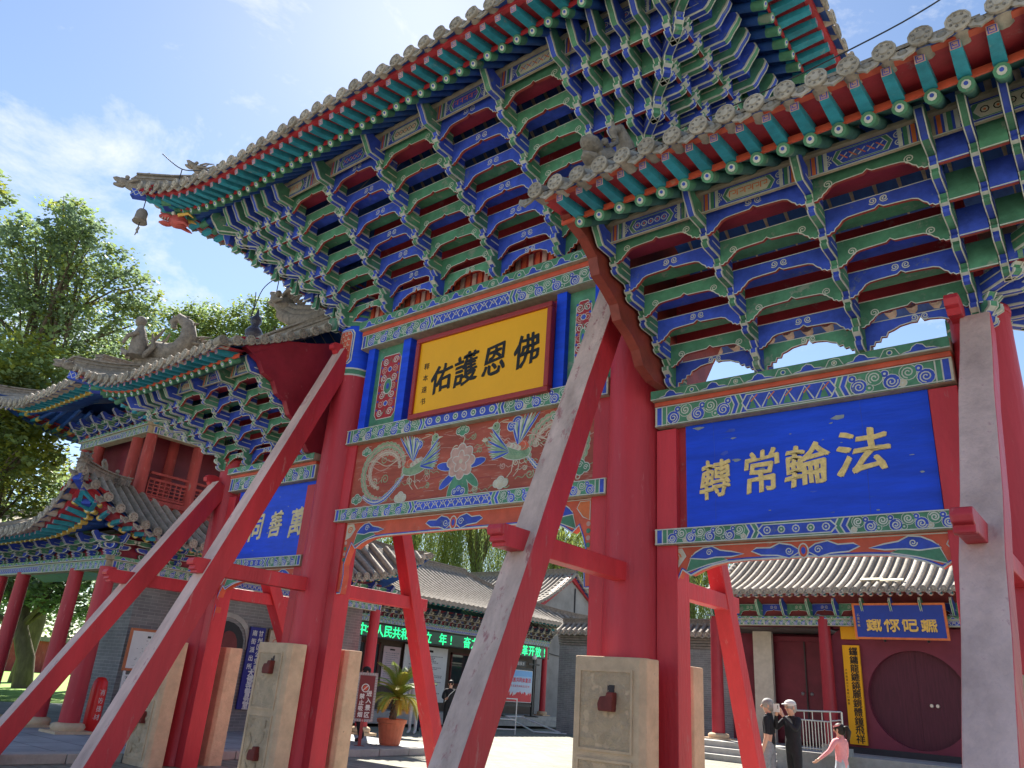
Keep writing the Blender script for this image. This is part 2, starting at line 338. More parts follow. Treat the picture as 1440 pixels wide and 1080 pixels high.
def board_mesh(W,h,col,kind,dep=.05,arch=.4):
    def mk():
        p=Paint((0,0,0),(1,0,0),(0,0,1),(0,1,0))
        if W>.5:
            low=cusp_profile(W,h,h*arch,kind=='arch'); n=len(low)
            pr=low+[(W,h),(0,h)]
            p.prism(pr,lambda u,v,w:Vector((u,-w,v)),0,dep,col,[LIP if kind!='arch' else REDO]*(n-1)+[col,col,col],col)
            p.line(low,.009,WHITE,1)
            p.line([(0,h-.006),(W,h-.006)],.008,WHITE,1)
            r=h*.14 if kind!='arch' else h*.12; cy=min(h*arch*1.12+r+.012,h-r-.004)
            if kind in('mid','arch'):
                p.spiral((W/2-r*1.25,cy),r,WHITE,1,1.7,.009,1,PI*1.2,1); p.spiral((W/2+r*1.25,cy),r,WHITE,1,1.7,.009,1,PI*1.2,-1)
            else:
                p.spiral((W*.14,h*.48),r*1.15,WHITE,1,1.7,.009,1,-PI/2); p.spiral((W*.86,h*.48),r*1.15,WHITE,1,1.7,.009,-1,-PI/2)
        else:
            p.prism([(0,0),(W,0),(W,h),(0,h)],lambda u,v,w:Vector((u,-w,v)),0,dep,col,[LIP,col,col,col],col)
            p.line([(0,.008),(W,.008)],.010,WHITE,1)
        return p.mesh('bracket_board')
    return cached(('bd',round(W,3),h,col.name,kind,arch),mk)
def cartouche(P,x0,x1,z0,z1,i=0):
    """painted strip with hexagonal cartouche above the top bracket boards"""
    h=z1-z0;W=x1-x0; c=(x0+x1)/2; zc=(z0+z1)/2
    P.poly([(x0,z0),(x1,z0),(x1,z1),(x0,z1)],BLUE,1)
    for sg in(-1,1):
        for k,(dx,m) in enumerate(((.47,ORN),(.42,WHITE),(.40,GREEN),(.35,WHITE))): P.poly([(c+sg*W*dx-.015,z0),(c+sg*W*dx+.015,z0),(c+sg*W*dx+.015,z1),(c+sg*W*dx-.015,z1)],m,2+k)
        P.spiral((c+sg*W*.33,zc+h*.18),h*.2,WHITE,6,1.5,.008,sg); P.spiral((c+sg*W*.33,zc-h*.2),h*.17,WHITE,6,1.5,.008,-sg)
    for q,m,l in((.29,WHITE,2),(.28,GREEN,3),(.245,WHITE,4),(.235,CREAM if i%2 else BLUE,5)):
        e=h*.42*q/.29; P.poly([(c-W*q,zc),(c-W*q+.04,zc-e),(c+W*q-.04,zc-e),(c+W*q,zc),(c+W*q-.04,zc+e),(c-W*q+.04,zc+e)],m,l)
    n=5
    for k in range(n):
        x=c-W*.17+W*.34*k/(n-1); r=h*.16
        if i%3==0: P.ring((x,zc),r,.009,BLACK if i%2 else WHITE,6,8); P.circ((x,zc),r*.4,ORN,6,6)
        elif i%3==1:
            P.line([(x-r,zc-r),(x-r,zc+r),(x+r,zc+r),(x+r,zc-r*.2),(x,zc-r*.2)],.011,ORN,6)
        else:
            P.line([(x-r,zc-r),(x+r,zc+r)],.010,BLUE if i%2 else WHITE,6); P.line([(x-r,zc+r),(x+r,zc-r)],.010,ORN,6)
def wave_strip(P,x0,x1,z0,z1,step=.42):
    """ledge strip: green ground with blue cloud waves, white outlines"""
    h=z1-z0; P.poly([(x0,z0),(x1,z0),(x1,z1),(x0,z1)],GREEN,1); P.line([(x0,z0+.006),(x1,z0+.006)],.009,WHITE,2); 
    n=max(1,int((x1-x0)/step)); st=(x1-x0)/n
    for i in range(n):
        c=x0+st*(i+.5); a=st*.27
        pts=[(c-a*1.3,z0+.01),(c-a*.9,z0+h*.22),(c-a*.55,z0+h*.3),(c-a*.4,z0+h*.62),(c-a*.1,z0+h*.85),(c+a*.25,z0+h*.7),(c+a*.45,z0+h*.35),(c+a*.9,z0+h*.3),(c+a*1.3,z0+.01)]
        P.outlined(pts,BLUE,3,.008)
        d=c+st/2
        if i<n-1:
            P.ring((d,z0+h*.45),h*.22,.008,WHITE,3,10); P.circ((d,z0+h*.45),h*.12,CREAM if i%2 else BLUE,4,8)
            P.line([(d-h*.8,z0+h*.15),(d-h*.45,z0+h*.8),(d,z0+h*.9),(d+h*.45,z0+h*.8),(d+h*.8,z0+h*.15)],.007,WHITE,3)
def beam_pattern(P,x0,x1,z0,z1,seed=0,center='lattice'):
    rr=random.Random(seed); h=z1-z0; L=x1-x0; zc=(z0+z1)/2
    P.poly([(x0,z0),(x1,z0),(x1,z1),(x0,z1)],GREEN,1)
    P.line([(x0,z0+.006),(x1,z0+.006)],.010,WHITE,18); P.line([(x0,z1-.006),(x1,z1-.006)],.010,WHITE,18)
    for sg in(0,1):
        X=(lambda d:x0+d) if sg==0 else (lambda d:x1-d)
        d=.0
        for wd,m in((.02,CREAM),(.05,BLUE),(.012,WHITE),(.04,GREEN),(.012,WHITE)):
            P.poly([(X(d),z0),(X(d+wd),z0),(X(d+wd),z1),(X(d),z1)],m,2); d+=wd
        end=L*.33; k=0
        while d<end-h*.5:
            r=h*.30; m=BLUE if k%2==0 else GREEN; mo=CREAM if k%3==1 else m
            c=(X(d+r*1.1),zc+(h*.16 if k%2 else -h*.14))
            P.circ(c,r*1.2,WHITE,3,12); P.circ(c,r*1.08,m,4,12); P.spiral(c,r*.85,WHITE,5,1.7,.011,1 if sg==0 else -1,rr.random()*6)
            c2=(X(d+r*1.9),zc-(h*.26 if k%2 else -h*.26)); P.circ(c2,r*.62,WHITE,3,10); P.circ(c2,r*.5,mo if k%2 else BLUE,4,10); P.circ(c2,r*.2,WHITE,5,6)
            d+=r*2.15; k+=1
        for lq,(q,m) in enumerate(((0,WHITE),(.014,BLUE),(.05,WHITE),(.064,GREEN),(.098,WHITE),(.112,BLUE))):
            a=d+q; P.poly([(X(a),z0),(X(a+.04),zc),(X(a),z1),(X(a+.05),z1),(X(a+.09),zc),(X(a+.05),z0)],m,6+lq)
        dd=d+.15
    a,b_=x0+dd,x1-dd
    if b_>a:
        P.poly([(a-.03,zc),(a+.02,z0+.02),(b_-.02,z0+.02),(b_+.03,zc),(b_-.02,z1-.02),(a+.02,z1-.02)],WHITE,12)
        P.poly([(a-.015,zc),(a+.03,z0+.03),(b_-.03,z0+.03),(b_+.015,zc),(b_-.03,z1-.03),(a+.03,z1-.03)],BLUE,13)
        n=max(3,int((b_-a)/(h*.75))); st=(b_-a)/n
        for i in range(n):
            x=a+st*(i+.5)
            if center=='rings': P.circ((x,zc),h*.24,WHITE,14,8); P.circ((x,zc),h*.17,GREEN if i%2 else BLUE,15,6); P.circ((x,zc),h*.07,WHITE,16,6)
            elif center=='leaf':
                P.line([(x-st*.45,z0+.035),(x,z1-.04),(x+st*.45,z0+.035)],.014,WHITE,14); P.poly([(x-st*.22,z0+.035),(x,zc+h*.18),(x+st*.22,z0+.035)],GREEN,15); P.line([(x-st*.1,zc),(x+st*.3,z1-.04)],.012,ORN,16)
            else:
                P.line([(x-st*.4,zc-h*.25),(x,zc+h*.25),(x+st*.4,zc-h*.25)],.014,WHITE,14); P.line([(x-st*.4,zc+h*.25),(x,zc-h*.05),(x+st*.4,zc+h*.25)],.012,CREAM,15)

def bracket_field(gate,c,full_sides=(True,True)):
    """c: dict x0,x1 core ends; yb; z0; hA; dz; n; dy; t; xs mid-chain positions; fan offsets; left/right 'corner'|'closed'"""
    n,dz,dy,t,yb,z0,hA=c['n'],c['dz'],c['dy'],c['t'],c['yb'],c['z0'],c['hA']
    lc=c['left']=='corner'; rc=c['right']=='corner'; X0,X1=c['x0'],c['x1']
    U=lambda k:yb+dy*k
    off=c.get('off',.17)
    Ub=lambda k:U(k) if k<=0 else U(k)-off
    Z=lambda k:z0 if k==0 else z0+hA+dz*(k-1)
    fan=c['fan']
    def face(Fm,a0,a1,la,ra,mids,openarch,label,fanl,fanr,join=None):
        # chains
        ch=[]
        for i,a in enumerate(mids): ch.append((a,0,True,i))
        if la: 
            for j,o in enumerate(fanl): ch.append((a0-o,o,False,j))
        if ra:
            for j,o in enumerate(fanr): ch.append((a1+o,o,False,j))
        ch.sort()
        for (a,o,mid,i) in ch:
            k0=0
            while k0<=n and U(k0)-yb<o-.02: k0+=1
            if k0>n: continue
            M=Fm@Matrix.Translation((a,0,0))
            if mid:
                e=link('bracket_column',None,gate,M)
                for k in range(k0,n+1):
                    h=hA if k==0 else dz; c1,c2=(BLUE,GREEN) if (k+i)%2 else (GREEN,BLUE)
                    link('bracket_arm',arm_obj(U(k),h,t,c1,c2,k==n,0.0 if k==0 else U(k)-dy*1.6),e,M@Matrix.Translation((0,0,Z(k))))
            else:
                def mk(k0=k0,i=i,o=o):
                    b=B()
                    for k in range(k0,n+1):
                        h=hA if k==0 else dz; c1,c2=(BLUE,GREEN) if (k+i)%2 else (GREEN,BLUE)
                        arm_into(b,U(k),h,t*.92,c1,c2,Matrix.Translation((0,0,Z(k))),k==n,min(U(k)-.02,max(yb+o-.03,(U(k)-dy*1.6) if k>k0 else (U(k)-dy*1.2))))
                    return b.mesh('corner_bracket_column')
                link('corner_bracket_column',cached(('fan',k0,i%2,o,n,dz,dy,t,z0),mk),gate,M)
        # boards between chains, tier by tier
        for k in range(0,n+1):
            e0=a0-(Ub(k)-yb if la else 0); e1=a1+(Ub(k)-yb if ra else 0)
            pos=[e0-(.0)]+[a for (a,o,m,i) in ch if e0+.03<a<e1-.03]+[e1]
            for j in range(len(pos)-1):
                A=pos[j]+(t/2 if j>0 else 0); Bq=pos[j+1]-(t/2 if j<len(pos)-2 else 0); W=Bq-A
                if W<.03: continue
                col=GREEN if (k+j)%2==0 else BLUE
                h=hA if k==0 else round(dz*1.5,3)
                kind='arch' if k==0 else ('mid' if (k+j)%2 else 'ends')
                W=round(W,2) if W>.5 else W
                bm_=board_mesh(W,h,col,kind,.035,.80 if k==0 else .54); MM=Fm@Matrix.Translation((A,Ub(k)-.01,Z(k)-(0 if k==0 else dz*.50)))
                if join is None: link('bracket_board',bm_,gate,MM)
                else: join.add([MM@v.co for v in bm_.vertices],[tuple(p.vertices) for p in bm_.polygons],[bm_.materials[p.material_index] for p in bm_.polygons])
        return ch
    FF=FM(0,0,0,(1,0),(0,-1))
    chf=face(FF,X0,X1,lc,rc,c['xs'],c.get('open'),'front',fan,fan)
    sides=[]
    if rc: sides.append((FM(X1-yb,0,0,(0,1),(1,0))))
    if lc: sides.append((FM(X0+yb-c.get('lshift',0),0,0,(0,-1),(-1,0))))
    sf=[f for f in fan if f>0]
    for S in sides:
        jb=B() if S[0][1]<0 else None
        face(S,-yb,yb,True,True,[0.0],False,'side',[0.0]+sf,[0.0]+sf,jb)
        if jb is not None: link('side_bracket_boards',jb.mesh('side_bracket_boards'),gate,kind='stuff')
    # diagonal corner bracket
    for (on,sx,xx) in ((rc,1,X1-0),(lc,-1,X0+0)):
        if on:
            for sy in (-1,1):
                d=Vector((sx,sy)).normalized(); M=FM(xx-sx*yb,sy*0.0,0,(-d.y,d.x),(d.x,d.y))
                b=B()
                for k in range(0,n+1):
                    h=hA if k==0 else dz; c1,c2=(BLUE,GREEN) if k%2 else (GREEN,BLUE)
                    arm_into(b,U(k)*1.414,h,t*1.15,c1,c2,Matrix.Translation((0,0,Z(k))),k==n,0 if k==0 else U(k)*1.414-dy*2.2)
                link('diagonal_corner_bracket',b.mesh('diagonal_corner_bracket'),gate,M)
    # back boards, soffit planks, core wall
    b=B()
    for k in range(1,n+1):
        e=Ub(k)-yb; xa=X0-(e if lc else 0); xb=X1+(e if rc else 0)
        if c.get('clear'):
            zt=Z(k)+dz*.62; b.box((xa+.02,-Ub(k)+.035,zt),(xb-.02,-Ub(k-1)+.02,zt+.015),REDP if k==n else (BLUE if k%2 else GREEN)); continue
        b.box((xa,Ub(k)-.03,Z(k)),(xb,Ub(k)+.02,Z(k)+dz),REDB)
        # planks roofing each step
        zt=Z(k)+dz*.62; m=REDP if k==n else (BLUE if k%2 else GREEN)
        b.box((xa+.02,-Ub(k)+.035,zt),(xb-.02,-Ub(k-1)+.02,zt+.015),m)
        b.box((xa+.02,Ub(k-1)-.02,zt),(xb-.02,Ub(k)-.035,zt+.015),m)
        if rc: b.box((X1+(Ub(k-1)-yb)-.02,-Ub(k-1),zt+.002),(X1+e-.04,Ub(k-1),zt+.013),m)
        if lc: b.box((X0-e+.04,-Ub(k-1),zt+.002),(X0-(Ub(k-1)-yb)+.02,Ub(k-1),zt+.013),m)
    b.box((X0,-.05,z0+hA+.02 if not c.get('clear') else Z(3)),(X1,.05,Z(n)+dz+.3),REDB)
    if not c.get('open'): b.box((X0,-.06,z0),(X1,.04,z0+hA+.02),REDB)
    link('bracket_backing',b.mesh('bracket_backing'),gate)
    if not c.get('open'):
        s_=B(); x=X0+.05
        while x<X1: s_.box((x,-.085,z0),(x+.07,-.062,z0+hA),PINK if int(x*10)%2 else REDO); x+=.11
        o=link('backing_slats',s_.mesh('backing_slats'),gate)
    # purlin strip with cartouches on the front and the corner sides
    zt=Z(n)+dz*.5; top=c.get('strip',.235)
    e=U(n)-yb; xa=X0-(e if lc else 0); xb=X1+(e if rc else 0)
    yS=U(n)-.09; P=Paint((0,-yS-.006,0))
    P.box((xa,-yS-.005,zt),(xb,-yS+.019,zt+top),WOODE); P.box((xa,-yS-.05,zt+top),(xb,-yS+.08,zt+top+.03),WOODE)
    P.line([(xa,zt+.006),(xb,zt+.006)],.01,WHITE,1)
    pos=sorted([a for (a,o,m,i) in chf if m]+[xa,xb]); i=0
    for a,bq in zip(pos[:-1],pos[1:]):
        q=a
        while q<bq-.2:
            ww=min(1.1,bq-q); 
            if ww<.45: break
            cartouche(P,q+.06,q+ww-.06,zt+.012,zt+top-.004,i); q+=ww; i+=1
    link('purlin_strip',P.mesh('purlin_strip'),gate)
    b=B(); by_=U(n) if not c.get('clear') else yb
    b.box((xa,by_-.05,zt),(xb,by_+.03,zt+top),WOODE)
    if rc: b.box((xb-.1,-U(n)-.0,zt-.001),(xb+.026,U(n),zt+top-.002),BLUE)
    if lc: b.box((xa-.026,-U(n)-.0,zt-.001),(xa+.1,U(n),zt+top-.002),BLUE)
    link('side_purlin',b.mesh('side_purlin'),gate)

# ================================================================== tiled roofs
def disc_mesh():
    def mk():
        b=B(); b.lathe([(.0,.0),(.078,.0),(.082,.008),(.082,.03),(.07,.036),(.066,.028),(.035,.03),(.03,.04),(0,.042)],(0,0,0),TILE,12,(0,-1,0),False)
        for i in range(7): t=2*PI*i/7; b.blob((.048*math.cos(t),-.03,.048*math.sin(t)),.011,TILE2,5,3)
        b.lathe([(.072,-.16),(.076,0)],(0,0,0),TILE,10,(0,-1,0)); return b.mesh('round_tile_end')
    return cached('disc',mk)
def drip_mesh():
    def mk():
        b=B(); pts=[(-.085,.03),(-.08,-.02),(-.055,-.05),(-.02,-.065),(0,-.085),(.02,-.065),(.055,-.05),(.08,-.02),(.085,.03),(.04,.012),(0,.005),(-.04,.012)]
        b.prism(pts,lambda u,v,w:Vector((u,-w+v*.35,v)),-.02,0.0,TILE); b.blob((0,-.012,-.025),(.03,.012,.025),TILE2,6,4); return b.mesh('drip_tile')
    return cached('drip',mk)
def rafter_mesh(r,L,body,endc,eye):
    def mk():
        b=B(); b.lathe([(r,0),(r,L-.02)],(0,0,0),body,10,(0,1,0)); b.lathe([(r*1.06,L-.14),(r*1.06,L)],(0,0,0),endc,10,(0,1,0)); 
        b.lathe([(r*.62,L),(r*.60,L+.003)],(0,0,0),WHITE,9,(0,1,0)); b.lathe([(r*.3,L+.003),(r*.28,L+.006)],(0,0,r*.12),eye,8,(0,1,0)); return b.mesh('round_rafter')
    return cached(('rr',r,L,body.name,endc.name,eye.name),mk)
def fly_mesh(w,h,L,body,endc=None):
    def mk():
        b=Paint((0,L,0),(1,0,0),(0,0,1),(0,1,0))
        vs=[(-w/2,0,-h/2),(w/2,0,-h/2),(w/2,0,h/2),(-w/2,0,h/2),(-w*.36,L,-h*.30),(w*.36,L,-h*.30),(w*.36,L,h*.42),(-w*.36,L,h*.42)]
        b.add(vs,[(0,1,2,3),(7,6,5,4),(0,4,5,1),(1,5,6,2),(2,6,7,3),(3,7,4,0)],[body,endc or PINK,body,body,body,body])
        if endc is None:
            q=w*.24; b.line([(-q,-h*.2),(-q,h*.3),(q,h*.3),(q,-h*.2)],.008,BLUE,1,True); b.line([(-q*.5,0),(q*.5,0),(q*.5,h*.18)],.007,BLUE,1)
        return b.mesh('flying_rafter')
    return cached(('fl',w,h,L,body.name,endc.name if endc else ''),mk)
def tiled_roof(par,c):
    """c: XL,XR eave ends; rl,rr ridge ends; yt eave distance (front/back at +-yt from yc); yc; zt; zR; up; lt/rt 'hip'|'verge'; sp tile spacing; tile/rafters options"""
    XL,XR,rl,rr,yt,yc,zt,zR,up=c['XL'],c['XR'],c['rl'],c['rr'],c['yt'],c.get('yc',0),c['zt'],c['zR'],c['up']
    cut=c.get('cut',1.0); hl=c['lt']=='hip'; hr=c['rt']=='hip'; Lc=c.get('Lc',2.2); slift=c.get('slift',0); uR=c.get('upR',1); uB=c.get('upB',1); push=c.get('push',.12); F=c.get('F',Matrix.Identity(4))
    def cf(d): return max(0,1-d/Lc)**2.2
    rise=lambda t:(zR-zt)*(.62*t+.38*t*t)
    def PF(x,t,sg=-1,dz=0):
        a=XL+(rl-XL)*t if hl else XL; b=XR+(rr-XR)*t if hr else XR
        cl=cf(max(0,x-a)) if hl else 0; cr=cf(max(0,b-x)) if hr else 0
        if sg>0: cl*=uB; cr*=uB
        return F@Vector((x+(cr-cl)*push*(1-t)**2, yc+sg*(yt*(1-t)+(cl+cr)*push*(1-t)**2), zt+rise(t)+up*(cl+cr*uR)*(1-t)**2+dz))
    def PS(side,y,t,dz=0):
        s_=-1 if side=='l' else 1; E=XL if side=='l' else XR; r=rl if side=='l' else rr; x=E+(r-E)*t; e=yt*(1-t)
        c1=cf(max(0,y+e)); c2=cf(max(0,e-y))*uB
        return F@Vector((x+s_*(c1+c2)*push*(1-t)**2, yc+y+(c2-c1)*push*(1-t)**2, zt+rise(t)+up*(c1+c2)*(uR if side=='r' else 1)*(1-t)**2+slift*(1-(y/max(e,1e-3))**2)**2*(1-t)*(e>.01)+dz))
    nt_=8; nu=max(10,int((XR-XL)/.35)); mt=c.get('mat',TILE2); b=B()
    for sg in(-1,1):
        for dzz,mm in((0,mt),(-.05,c.get('under',SOFB))):
            G=[[PF((XL+(rl-XL)*t if hl else XL)+(((XR+(rr-XR)*t if hr else XR)-(XL+(rl-XL)*t if hl else XL)))*u/nu,t,sg,dzz-.0) for u in range(nu+1)] for t in [cut*i/nt_ for i in range(nt_+1)]]
            b.grid(G,mm)
    for sd,on in(('l',hl),('r',hr)):
        if on:
            for dzz,mm in((0,mt),(-.05,c.get('under',SOFB))):
                b.grid([[PS(sd,-yt*(1-t)+2*yt*(1-t)*u/14,t,dzz) for u in range(15)] for t in [cut*i/nt_ for i in range(nt_+1)]],mm)
    link('roof_deck',b.mesh('roof_deck'),par)
    sp=c['sp']; rad=c.get('rad',sp*.3)
    def row(fn,t1,name):
        b=B(); k=max(2,int(7*t1)); path=[fn(t1*i/k) for i in range(k+1)]; 
        b.tube([Vector(p)+Vector((0,0,rad*.35)) for p in path],rad,TILE,6,True); return b
    det=c.get('detail',True); joined=B() if c.get('joinrows') else None
    def tmax(x):
        t=1
        if hl and x<rl: t=min(t,(x-XL)/(rl-XL))
        if hr and x>rr: t=min(t,(XR-x)/(XR-rr))
        return max(0,t)
    rows=[]; jr=random.Random(int(abs(XL)*10+abs(XR)*7)); J=lambda: Matrix.Translation((jr.uniform(-.006,.006),jr.uniform(-.012,.008),jr.uniform(-.008,.006)))@Matrix.Rotation(jr.uniform(-.07,.07),4,'Y')@Matrix.Rotation(jr.uniform(-.08,.08),4,'X')
    n=int((XR-XL)/sp); off=((XR-XL)-n*sp)/2
    for i in range(n+1):
        x=XL+off+i*sp; t1=tmax(x)
        for sg in c.get('faces',(-1,1)):
            rows.append((lambda t,x=x,sg=sg:PF(x,t,sg),t1,PF(x,0,sg),PF(x,.02,sg),F.to_3x3()@Vector((1,0,0))))
    for sd,on in(('l',hl),('r',hr)):
        if on and sd in c.get('sides','lr'):
            m=int(2*yt/sp)
            for i in range(m+1):
                y=-yt+(2*yt-m*sp)/2+i*sp; rows.append((lambda t,y=y,sd=sd:PS(sd,y,t),max(0,1-abs(y)/yt),PS(sd,y,0),PS(sd,y,.02),F.to_3x3()@Vector((0,1,0))))
    for fn,t1,p0,p1,al in rows:
        t1=min(t1,cut)
        if t1>.03:
            b=row(fn,t1,'')
            if joined is not None: joined.add(b.v,b.f,TILE,True)
            else: link('tile_row',b.mesh('tile_row'),par)
        d=(p0-p1); d.z*=.3; d.normalize(); al=Vector((d.y,-d.x,0)).normalized() if abs(d.z)<1 else al; ny=d; upv=Vector((0,0,1)); 
        xx=ny.cross(upv).normalized(); s_=sp/.235
        Mx=Matrix(((-xx.x,-ny.x,0,p0.x),(-xx.y,-ny.y,0,p0.y),(0,0,1,p0.z+rad*.35),(0,0,0,1)))@Matrix.Diagonal((s_,s_,s_,1))
        if det:
            link('round_tile_end',disc_mesh(),par,Mx@J()); link('drip_tile',drip_mesh(),par,Matrix.Translation(al*sp*.5+Vector((0,0,-rad*.5)))@Mx@J()@Matrix.Scale(1.12,4))
        elif joined is not None:
            for me,MM in((disc_lo(),Mx),(drip_lo(),Matrix.Translation(al*sp*.5+Vector((0,0,-rad*.5)))@Mx)):
                joined.add([MM@v.co for v in me.vertices],[tuple(p.vertices) for p in me.polygons],TILE)
    if joined is not None: link('tile_rows',joined.mesh('tile_rows'),par,kind='stuff')
    # ridges
    rh=c.get('rh',.28); rw=c.get('rw',.09); hw=.8
    b=B()
    def ridge(path,h,w):
        for a,q in((0,1),(.55,1.25),(.85,1.5)):
            L_=[];Rr=[]
            pts=[Vector(p) for p in path]
            for i,p in enumerate(pts):
                d=(pts[min(i+1,len(pts)-1)]-pts[max(0,i-1)]); d.z=0; d.normalize(); s_=Vector((-d.y,d.x,0))*w*(q if a else 1)
                L_.append(p+s_);Rr.append(p-s_)
            z0_,z1_=h*a,h*(a+.14 if a else 1.0)
            zz=lambda P,z:[q_+Vector((0,0,z)) for q_ in P]
            b.grid([zz(L_,z0_),zz(L_,z1_)],CARV,False); b.grid([zz(Rr,z0_),zz(Rr,z1_)],CARV,False,True); b.grid([zz(L_,z1_),zz(Rr,z1_)],CARV,False); b.grid([zz(L_,z0_),zz(Rr,z0_)],CARV,False)
            for e in(0,-1): b.face([L_[e]+Vector((0,0,z0_)),Rr[e]+Vector((0,0,z0_)),Rr[e]+Vector((0,0,z1_)),L_[e]+Vector((0,0,z1_))],CARV)
    if cut>=1: ridge([F@Vector((rl+(rr-rl)*i/6,yc,zR-.03)) for i in range(7)],rh,rw)
    for on,sd in((hl,'l'),(hr,'r')):
        if on:
            for sg in(-1,1):
                if sg in c.get('hips',(-1,1)):
                    x=(lambda t:XL+(rl-XL)*t) if sd=='l' else (lambda t:XR+(rr-XR)*t)
                    ridge([PF(x(t),t,sg) for t in [.0+i/8*cut for i in range(9)]],rh*.7,rw*.8)
    link('roof_ridge',b.mesh('roof_ridge'),par)
    # verges (gable edges): rows of short tiles lying across the edge
    for on,xx,sx in((not hl,XL,-1),(not hr,XR,1)):
        if on and c.get('verge',True):
            for sg in c.get('faces',(-1,1)):
                k=int(yt*1.15/sp)
                for i in range(k+1):
                    t=i/k; p=PF(xx,t,sg); p1=PF(xx,min(1,t+.03),sg); M=FM(p.x+sx*.02,p.y,p.z+.03,(0,-sx),(-sx,0)) if F==Matrix.Identity(4) else F@FM(xx+sx*.02,yc+sg*yt*(1-t),zt+rise(t)+.03,(0,-sx),(-sx,0))
                    s_=sp/.235; 
                    if det:
                        link('round_tile_end',disc_mesh(),par,M@Matrix.Diagonal((s_,s_,s_,1))); link('drip_tile',drip_mesh(),par,Matrix.Translation(((p1-p)*.5*(1/.03)/k if k else Vector()))@M@Matrix.Diagonal((s_,s_,s_,1)))
                    else:
                        bb=B(); bb.tube([M@Vector((0,.5,0)),M@Vector((0,0,0))],sp*.3,TILE,6); link('verge_tile',bb.mesh('verge_tile'),par)
    # rafters and soffit
    e=c.get('eave')
    if e:
        yr,zr,yf,zf,yi,zi=e['yr'],e['zr'],e['yf'],e['zf'],e['yi'],e['zi']; srp=e['sp']; ci=e.get('ci',1.0)
        Lr=math.hypot(yr-yi,zr-zi)+.25; rm=rafter_mesh(e['r'],Lr,e['body'],e['end'],e['eye'])
        b=B()
        def eave_face(org,al,ou,e0,e1,c0,c1,inner0,inner1,sl=0,u0=1,u1=1):
            """coords: a along, outward distance, from org"""
            def cc(a): return (cf(a-e0)*u0 if c0 else 0),(cf(e1-a)*u1 if c1 else 0)
            def pt(a,o,z):
                q0,q1=cc(a); k=o/yt; q=(q0+q1)
                aa=a+(q1-q0)*push*k; 
                return F@(org+Vector((al[0]*aa+ou[0]*(o+q*push*k),al[1]*aa+ou[1]*(o+q*push*k),z+(up*q+sl*(1-(2*(a-e0)/(e1-e0)-1)**2)**2)*max(0,(o-yi+.15)/(yt-yi+.15))**.8)))
            def inn(a):
                if c0 and a<inner0: return inner0-(inner0-a)*.12*0-(inner0-a)*max(0,1-(inner0-a)/(inner0-e0)*1.0)*.5
                if c1 and a>inner1: return inner1+(a-inner1)*max(0,1-(a-inner1)/(e1-inner1))*.5
                return a
            n=max(2,int(round((e1-e0)/srp))); st=(e1-e0)/n
            for i in range(n+1):
                a=e0+st*i
                if (c0 and i==0) or (c1 and i==n): continue
                if (not c0 and a<e0+.10) or (not c1 and a>e1-.10): continue
                ai=inn(a); A=pt(ai,yi,zi) if False else F@(org+Vector((al[0]*ai+ou[0]*yi,al[1]*ai+ou[1]*yi,zi+up*.12*sum(cc(a)))))
                Q=pt(a,yr,zr); d=(Q-A).normalized(); xx=d.cross(Vector((0,0,1))).normalized(); zz=xx.cross(d)
                S=Q-d*Lr; link('round_rafter',rm,par,Matrix(((xx.x,d.x,zz.x,S.x),(xx.y,d.y,zz.y,S.y),(xx.z,d.z,zz.z,S.z),(0,0,0,1))))
                Lf=e.get('Lf',.5); E2=pt(a+ (a-ai)*.06,yf,zf); A2=pt(a-(a-ai)*.12,yf-Lf*.92,zf+e.get('fs',.05)); d=(E2-A2).normalized(); xx=d.cross(Vector((0,0,1))).normalized(); zz=xx.cross(d); S=E2-d*Lf
                link('flying_rafter',fly_mesh(e['fw'],e['fh'],Lf,e.get('fc',TEAL),e.get('fe')),par,Matrix(((xx.x,d.x,zz.x,S.x),(xx.y,d.y,zz.y,S.y),(xx.z,d.z,zz.z,S.z),(0,0,0,1))))
            N_=max(16,int((e1-e0)/.18)); AA=[e0+(e1-e0)*i/N_ for i in range(N_+1)]
            rr_=e['r']; fh=e['fh']
            b.grid([[pt(inn(a),yi,zi+rr_+.01) for a in AA],[pt(a,yr-.03,zr+rr_+.01) for a in AA]],e['soff1'])
            b.grid([[pt(a,yr-.02,zr+rr_*.8) for a in AA],[pt(a,yr+.0,zr+rr_*.8) for a in AA],[pt(a,yr+.0,zr+rr_+.045) for a in AA],[pt(a,yr-.05,zr+rr_+.045) for a in AA]],e['fasc'],False)
            zt1=zf+e.get('fs',.05)+fh*.45; zt1=zt1
            b.grid([[pt(a,yf-e.get('Lf',.5),zt1) for a in AA],[pt(a,yf-.01,zf+fh*.45) for a in AA]],e['soff2'])
            b.grid([[pt(a,yf-.03,zf+fh*.42) for a in AA],[pt(a,yf+.03,zf+fh*.42) for a in AA],[pt(a,yf+.035,zf+fh*.42+.055) for a in AA],[pt(a,yf-.02,zf+fh*.42+.055) for a in AA]],e['fasc'],False)
        o=Vector((0,yc,0))
        eave_face(o,(1,0),(0,-1),XL,XR,hl,hr,XL+(yt-yi),XR-(yt-yi),0,1,uR)
        if e.get('back',False): eave_face(o,(1,0),(0,1),XL,XR,hl,hr,XL+(yt-yi),XR-(yt-yi))
        if hr and 'r' in e.get('sides','lr'): eave_face(Vector((XR-yt,yc,0)),(0,1),(1,0),-yt,yt,True,True,-yi,yi,slift,uR,uB*uR)
        if hl and 'l' in e.get('sides','lr'): eave_face(Vector((XL+yt,yc,0)),(0,-1),(-1,0),-yt,yt,True,True,-yi,yi,slift,uB,1)
        link('eave_boards',b.mesh('eave_boards'),par)
